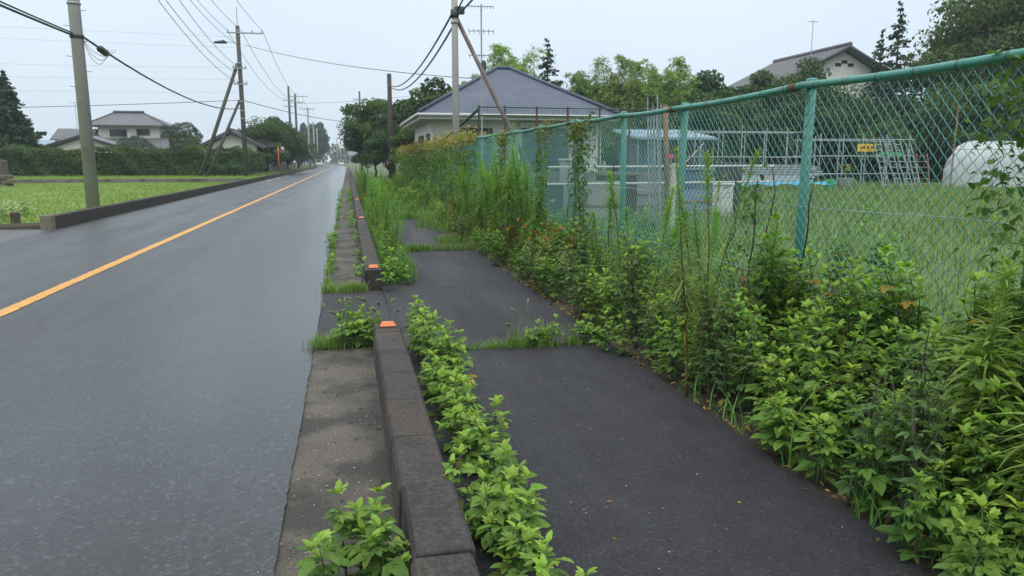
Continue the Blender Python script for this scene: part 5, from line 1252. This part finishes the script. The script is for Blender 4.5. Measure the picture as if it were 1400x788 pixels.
tree(B_dark2, 'tall_tree', 'low hazy trees at the left of the road end', (-9.5, 225, 0), 1, (.8, .8, .8), gt)
def hedge(label, x0, x1, y0, y1, h_, n, leaf=.16, c0=(.026, .06, .016), c1=(.08, .145, .034), z0=0.):
    t = thing('hedge', label, 'hedge'); L = x1-x0; W = y1-y0
    b = MB(); b.box(x0+.25, x1-.25, y0+.25, y1-.25, z0, z0+h_-.25); obj('light_block', b.mesh('light_block', M['hedge_light_block']), t)  # dark box added inside the leaves to block light through the hedge
    top = lambda x, y: h_+.13*np.sin(x*.9)+.11*np.sin(x*2.3+y)+.08*np.sin(x*5.1)+.06*np.sin(x*11)
    A1, A2, A3 = L*h_, L*W, W*h_; tot = A1*1.1+A2+A3*2; k1, k2, k3 = int(n*A1*1.1/tot), int(n*A2/tot), int(n*A3/tot)
    def nf(a, b_): return .12*np.sin(a*1.7+b_*2)+.1*np.sin(a*.6+b_*3.1)
    x = rng.uniform(x0, x1, k1); zf = rng.uniform(0, 1, k1)**.9; y = y0+nf(x, zf*h_)+rng.normal(0, .08, k1); z = zf*top(x, y0)
    Pf = np.stack([x, y, z+z0], -1); Df = np.tile([0, -1, .4], (k1, 1))
    x = rng.uniform(x0, x1, k2); y = rng.uniform(y0, y1, k2); Pt = np.stack([x, y, top(x, y)+z0+rng.normal(0, .07, k2)], -1); Dt = np.tile([0, 0, 1.], (k2, 1))
    PP = [Pf, Pt]; DD = [Df, Dt]
    for xe, s in ((x0, -1), (x1, 1)):
        y = rng.uniform(y0, y1, k3); z = rng.uniform(0, 1, k3)*h_; PP.append(np.stack([xe+rng.normal(0, .1, k3), y, z+z0], -1)); DD.append(np.tile([s, 0, .4], (k3, 1)))
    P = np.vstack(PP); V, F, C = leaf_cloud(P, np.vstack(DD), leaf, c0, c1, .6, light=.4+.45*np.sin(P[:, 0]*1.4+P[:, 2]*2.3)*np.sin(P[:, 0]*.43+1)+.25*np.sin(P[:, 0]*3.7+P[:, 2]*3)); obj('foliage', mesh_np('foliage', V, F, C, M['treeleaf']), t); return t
M['hedge_light_block'] = simple('hedge_light_block', (.014, .026, .01), .95, .3, 4, bstr=0)
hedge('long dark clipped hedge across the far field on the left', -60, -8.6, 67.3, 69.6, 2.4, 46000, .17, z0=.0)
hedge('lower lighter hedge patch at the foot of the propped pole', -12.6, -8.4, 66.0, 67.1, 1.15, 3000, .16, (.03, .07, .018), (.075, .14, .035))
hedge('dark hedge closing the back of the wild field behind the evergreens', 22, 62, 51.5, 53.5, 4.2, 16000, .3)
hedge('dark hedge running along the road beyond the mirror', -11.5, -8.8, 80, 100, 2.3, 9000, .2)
# right side: big roadside tree and what stands behind it
gt = 'trees right of the road'
for (x, y, v_, s, l) in ((4.5, 72, B_lace, 1.15, 'big dark tree overhanging the right side of the road'), (2.7, 76, B_dark, .95, 'lower left part of the roadside trees, reaching over the road'), (5.9, 67, B_dark2, 1.12, 'dark tree right of the wooden pole'), (5.9, 52, B_mid, .85, 'light green tree left of the slate roof'), (4.6, 48, B_dark, .55, 'dark shrub beside the wooden pole above the vines'), (7.6, 50, B_dark2, 1.12, 'dark round tree behind the left slope of the slate roof'), (2.4, 95, B_dark2, .6, 'hazy tree farther right of the road'), (3.6, 67, B_dark, .6, 'low foliage at the foot of the big roadside tree'), (5.6, 61, B_dark2, .72, 'dark bush right of the wooden pole foot'), (4.6, 56, B_mid, .55, 'green bush between the wooden pole and the vine curtain')):
    tree(v_, 'roadside_tree', l, (x, y, 0), rnd.uniform(0, 6), s, gt)
for (x, y, v_, s, l) in ((9.6, 60, B_mid, 1.0, 'mid green tree behind the left slope of the slate roof'), (14.0, 64, B_dark, .95, 'dark tree under the slim conifer behind the slate roof'), (19.0, 63, B_dark2, 1.05, 'dark tree behind the left bamboo clumps'), (22.8, 63, B_dark, 1.1, 'dark tree behind the tallest bamboo'), (26.5, 63, B_dark2, 1.15, 'dark tree behind the right bamboo clumps'), (30.0, 62, B_dark, 1.1, 'dark tree filling the skyline before the grey side roof')):
    tree(v_, 'field_tree', l, (x, y, 0), rnd.uniform(0, 6), s, 'trees behind the field')
# behind the slate house and across the field
gb = 'feathery bamboo clumps behind the field'
for (x, y, v_, s, l) in ((12.4, 58, 0, 1.3, 'light bamboo clump rising behind the ridge of the slate roof'), (11.0, 58, 1, 1.1, 'lower bamboo clump left of the slate roof ridge'), (18.2, 57, 1, 1.12, 'bamboo clump right of the dark conifer'), (16.6, 57, 2, .85, 'low bamboo clump at the foot of the dark conifer'), (20.2, 57, 0, .98, 'short bamboo clump left of the tallest one'), (22.0, 56, 2, 1.16, 'tallest bamboo clump in the middle of the skyline'), (25.0, 56, 0, 1.2, 'bamboo clump with drooping tip, rightmost of the row'), (23.4, 55, 1, .95, 'low dense bamboo between the two tallest clumps'), (27.0, 55, 1, .8, 'low bamboo at the right end of the row')):
    tree(BAM[v_], 'bamboo_clump', l, (x, y, 0), rnd.uniform(0, 6), s, gb, 'bamboo')
tree(CON, 'conifer_tree', 'dark slim conifer standing above the right slope of the slate roof', (15.6, 58, 0), .4, (1.15, 1.15, 1.07))
tree(B_dark2, 'field_tree', 'dark low tree right of the bamboo row', (28.6, 58, 0), 1, 1.4, 'trees behind the field')
tree(B_mid, 'field_tree', 'mid green tree right of the bamboo row, before the grey roof', (31.6, 58, 0), 2, 1.42, 'trees behind the field')
tree(B_dark, 'field_tree', 'dark low tree behind the shed', (24.5, 60, 0), 2, .85, 'trees behind the field')
tree(B_pine, 'pine_tree', 'dark pine in front of the white gabled house', (34.2, 54, 0), 1, (1.25, 1.25, 1.6))
tree(B_pine, 'pine_tree', 'lower dark pine right of the grey side roof', (30.5, 53, 0), 3, (1.1, 1.1, 1.25))
tree(CON, 'conifer_tree', 'twin-tipped spruce right of the white gabled house', (45.0, 55.5, 0), 0, (1.2, 1.2, 1.42))
tree(CON, 'conifer_tree', 'lower tip of the spruce right of the white gabled house', (43.4, 55.5, 0), 2, (1.0, 1.0, 1.2))
BIG = V_(broadleaf(15.5, 7.5, 7.5, .08, 130, 620, .3, flat=.6))
tree(BIG, 'big_tree', 'huge dark tree filling the upper right corner', (52.0, 50, 0), 0, (1., 1., 1.08))
tree(B_pine, 'big_tree', 'lighter lower boughs of the huge tree in the upper right corner', (48.5, 46, 0), 2, (1.5, 1.5, 1.75))
gh = 'dark evergreen screen behind the field'
for i, (x, y, s, sz, l) in enumerate(((26.5, 50, .95, .85, 'behind the long scaffold rack'), (30.5, 49.5, 1.05, .9, 'behind the gap between the racks'), (34.2, 49, 1.05, 1.0, 'behind the yellow board'), (37.8, 48, 1.0, 1.0, 'below the gable of the white house'), (41.2, 46.5, 1.0, .95, 'below the right eave of the white house'), (44.6, 45, 1.0, 1.2, 'below the twin-tipped spruce'), (48.0, 43.5, 1.05, 1.25, 'left of the vinyl tunnel top'), (51.5, 42, 1.1, 1.3, 'right above the vinyl tunnel'), (36.2, 45, .65, .6, 'low down behind the ladders'), (42.0, 43, .66, .6, 'low down left of the tunnel'), (46.5, 41, .7, .65, 'low down just behind the tunnel'))):
    tree((B_dark, B_dark2)[i % 2], 'evergreen_tree', 'dark evergreen in the screen behind the field, '+l, (x, y, 0), rnd.uniform(0, 6), (s, s, sz), gh)
for i, (x, y, s) in enumerate(((22, 49, .7), (19, 51, .62), (25, 48, .6), (14.5, 47, .55))):
    tree((B_dark2, B_mid)[i % 2], 'field_shrub', 'shrub in the gap between the shed and the bamboo row', (x, y, 0), i, s, 'shrubs behind the shed', 'shrub')
# far belt of trees that closes the horizon
P = []; D = []
for i in range(150):
    x = rng.uniform(-420, 420); y = rng.uniform(430, 520); r = rng.uniform(4, 8); n = 130; u = ball(n); P.append(np.array([x, y, r*.7])+u*np.array([r*1.4, r, r*.8])*rng.uniform(.7, 1, (n, 1))); D.append(u)
V, F, C = leaf_cloud(np.vstack(P), np.vstack(D), 2.2, (.02, .045, .014), (.06, .1, .028)); tag(obj('treeline', mesh_np('treeline', V, F, C, M['treeleaf'])), 'far blue-grey belt of trees along the horizon', 'trees', None, 'stuff')

# ------------------------------------------------------------------ roadside things
t = thing('convex_mirror', 'orange post with a round convex traffic mirror left of the road', 'mirror', (-6.95, 81, 0))
m = MB(); m.tube([(0, 0, 0), (0, 0, 2.95)], .055, 10); obj('post', m.mesh('post', M['orange_paint'], True), t)
V = [(0, -.06, 0)]; F = []; nr = 20
for k, rr in enumerate((.14, .23, .3)):
    for j in range(nr): a = 2*math.pi*j/nr; V.append((rr*math.cos(a), -.06+.13*(rr/.3)**2*.6, rr*math.sin(a)))
for j in range(nr): F.append((0, 1+j, 1+(j+1) % nr))
for k in range(2):
    for j in range(nr): a = 1+k*nr+j; b = 1+k*nr+(j+1) % nr; F += [(a, a+nr, b+nr), (a, b+nr, b)]
m = MB(); m.add(V, F); o = obj('mirror_face', m.mesh('mirror_face', M['mirror'], True), t, (.42, -.1, 2.6)); o.rotation_euler = (.15, 0, .9)
m = MB(); m.tube([(.31*math.cos(a), .02, .31*math.sin(a)) for a in np.linspace(0, 2*math.pi, 25)], .02, 6); obj('rim', m.mesh('rim', M['pole_grey'], True), o)
m = MB(); m.tube([(0, 0, 2.45), (.42, 0, 2.5)], .03, 6); obj('bracket', m.mesh('bracket', M['orange_paint']), t)
t = thing('round_sign', 'round red and white road sign on a grey post far left', 'sign', (-6.8, 150, 0)); m = MB(); m.tube([(0, 0, 0), (0, 0, 2.9)], .05, 8); obj('post', m.mesh('post', M['pole_grey']), t)
m = MB(); m.tube([(0, -.06, 2.6), (0, -.09, 2.6)], .4, 20); o = obj('disc', m.mesh('disc', M['red']), t); m = MB(); m.tube([(0, -.092, 2.6), (0, -.1, 2.6)], .27, 20); obj('centre', m.mesh('centre', M['eave']), o)
t = thing('marker_post', 'orange marker post at the right edge of the road far ahead', 'post', (.75, 75, 0)); m = MB(); m.tube([(0, 0, 0), (0, 0, 1.1)], .05, 8); obj('post', m.mesh('post', M['orange_paint']), t); m = MB(); m.tube([(0, 0, .8), (0, 0, .95)], .055, 8); obj('band', m.mesh('band', M['eave']), t)
# fence panels along the left far kerb
t = thing('metal_fence', 'grey metal panel fence along the far left roadside below the trees', 'fence', (-8.2, 0, 0))
for k in range(14):
    y = 84+k*3.0; m = MB(); m.tube([(0, y, 0), (0, y, 1.25)], .04, 6); obj('post', m.mesh('post', M['wood']), t); bpart('panel', 'pole_dark', t, -.02, .02, y+.06, y+2.94, .15, 1.15)
# stone gate pier and post stub on the left
t = thing('stone_pier', 'stone gate pier with concrete cap at the left edge of the field', 'pier', (-19.1, 46, 0))
m = MB(); m.box(-.75, .75, -.4, .4, .75, 1.55, c=(.6, .6, .62), bev=.05); obj('cap', m.mesh('cap', M['stone']), t)
for r_ in range(3):
    for k in range(5):
        x = -.85+k*.36+(.12 if r_ % 2 else 0); q = rnd.uniform(.35, 1.3); m = MB(); m.box(x, x+.34, -.5+rnd.uniform(-.06, .06), .5, .02+r_*.25, .25+r_*.25, c=(q, q*.95, q*.85), bev=.06); obj('stone', m.mesh('stone', M['stone']), t)
m = MB(); m.box(-7.55, -7.4, 18.9, 19.05, 0, .34, bev=.02); tag(obj('boundary_post', m.mesh('boundary_post', M['wood_dark'])), 'short dark boundary post beside the white flowers by the driveway', 'post')
m = MB(); m.box(-6.64, -6.42, 18.06, 18.29, -.05, .33, c=(1., 1., .9), bev=.03); tag(obj('kerb_end_stone', m.mesh('kerb_end_stone', M['stone'])), 'pale stone block closing the near end of the left kerb', 'stone')
# cars far down the road
def car(label, x, y, s=1.):
    t = thing('parked_car', label, 'car', (x, y, .012), 0, 'cars at the road end', s); m = MB()
    pr = [(-.8, .35), (.8, .35), (.82, .85), (.68, .95), (.6, 1.5), (-.6, 1.5), (-.68, .95), (-.82, .85)]; V = []
    for y_, f in ((0, .96), (.25, 1), (3.1, 1), (3.4, .96)): V += [(a*f, y_, b) for a, b in pr]
    n = len(pr); Q = [(i*n+j, (i+1)*n+j, (i+1)*n+(j+1) % n, i*n+(j+1) % n) for i in range(3) for j in range(n)]; m.add(V, Q); m.F.append(np.array([(0, j+1, j) for j in range(1, n-1)]+[(3*n, 3*n+j, 3*n+j+1) for j in range(1, n-1)])); obj('body', m.mesh('body', M['white_car']), t)
    bpart('windscreen', 'glass', t, -.55, .55, -.03, .02, .98, 1.42)
    for sx in (-.62, .62): bpart('headlight', 'eave', t, sx-.14, sx+.14, -.04, .0, .62, .78)
    for sx in (-.78, .64):
        for yy in (.6, 2.8): mm = MB(); mm.tube([(sx, yy, .3), (sx+.14, yy, .3)], .3, 14); w_ = obj('wheel', mm.mesh('wheel', M['tyre']), t)
car('white van approaching in the haze at the far end of the road', -7.5, 205, 1.15)
car('white car parked off the far end of the road', -2.0, 250, 1.1)

# ------------------------------------------------------------------ humid air
m = MB(); m.box(-850, 850, -80, 1150, -1.2, 19.5)
hz = obj('haze', m.mesh('haze')); tag(hz, 'pale humid air over the whole scene', 'haze', None, 'stuff')
hm = bpy.data.materials.new('haze'); hm.use_nodes = True; hn = hm.node_tree; hn.nodes.clear()
ho = hn.nodes.new('ShaderNodeOutputMaterial'); pv = hn.nodes.new('ShaderNodeVolumePrincipled'); pv.inputs['Density'].default_value = .0005; pv.inputs['Color'].default_value = (.82, .91, 1, 1); pv.inputs['Anisotropy'].default_value = .1
hn.links.new(pv.outputs[0], ho.inputs['Volume']); hz.data.materials.append(hm)
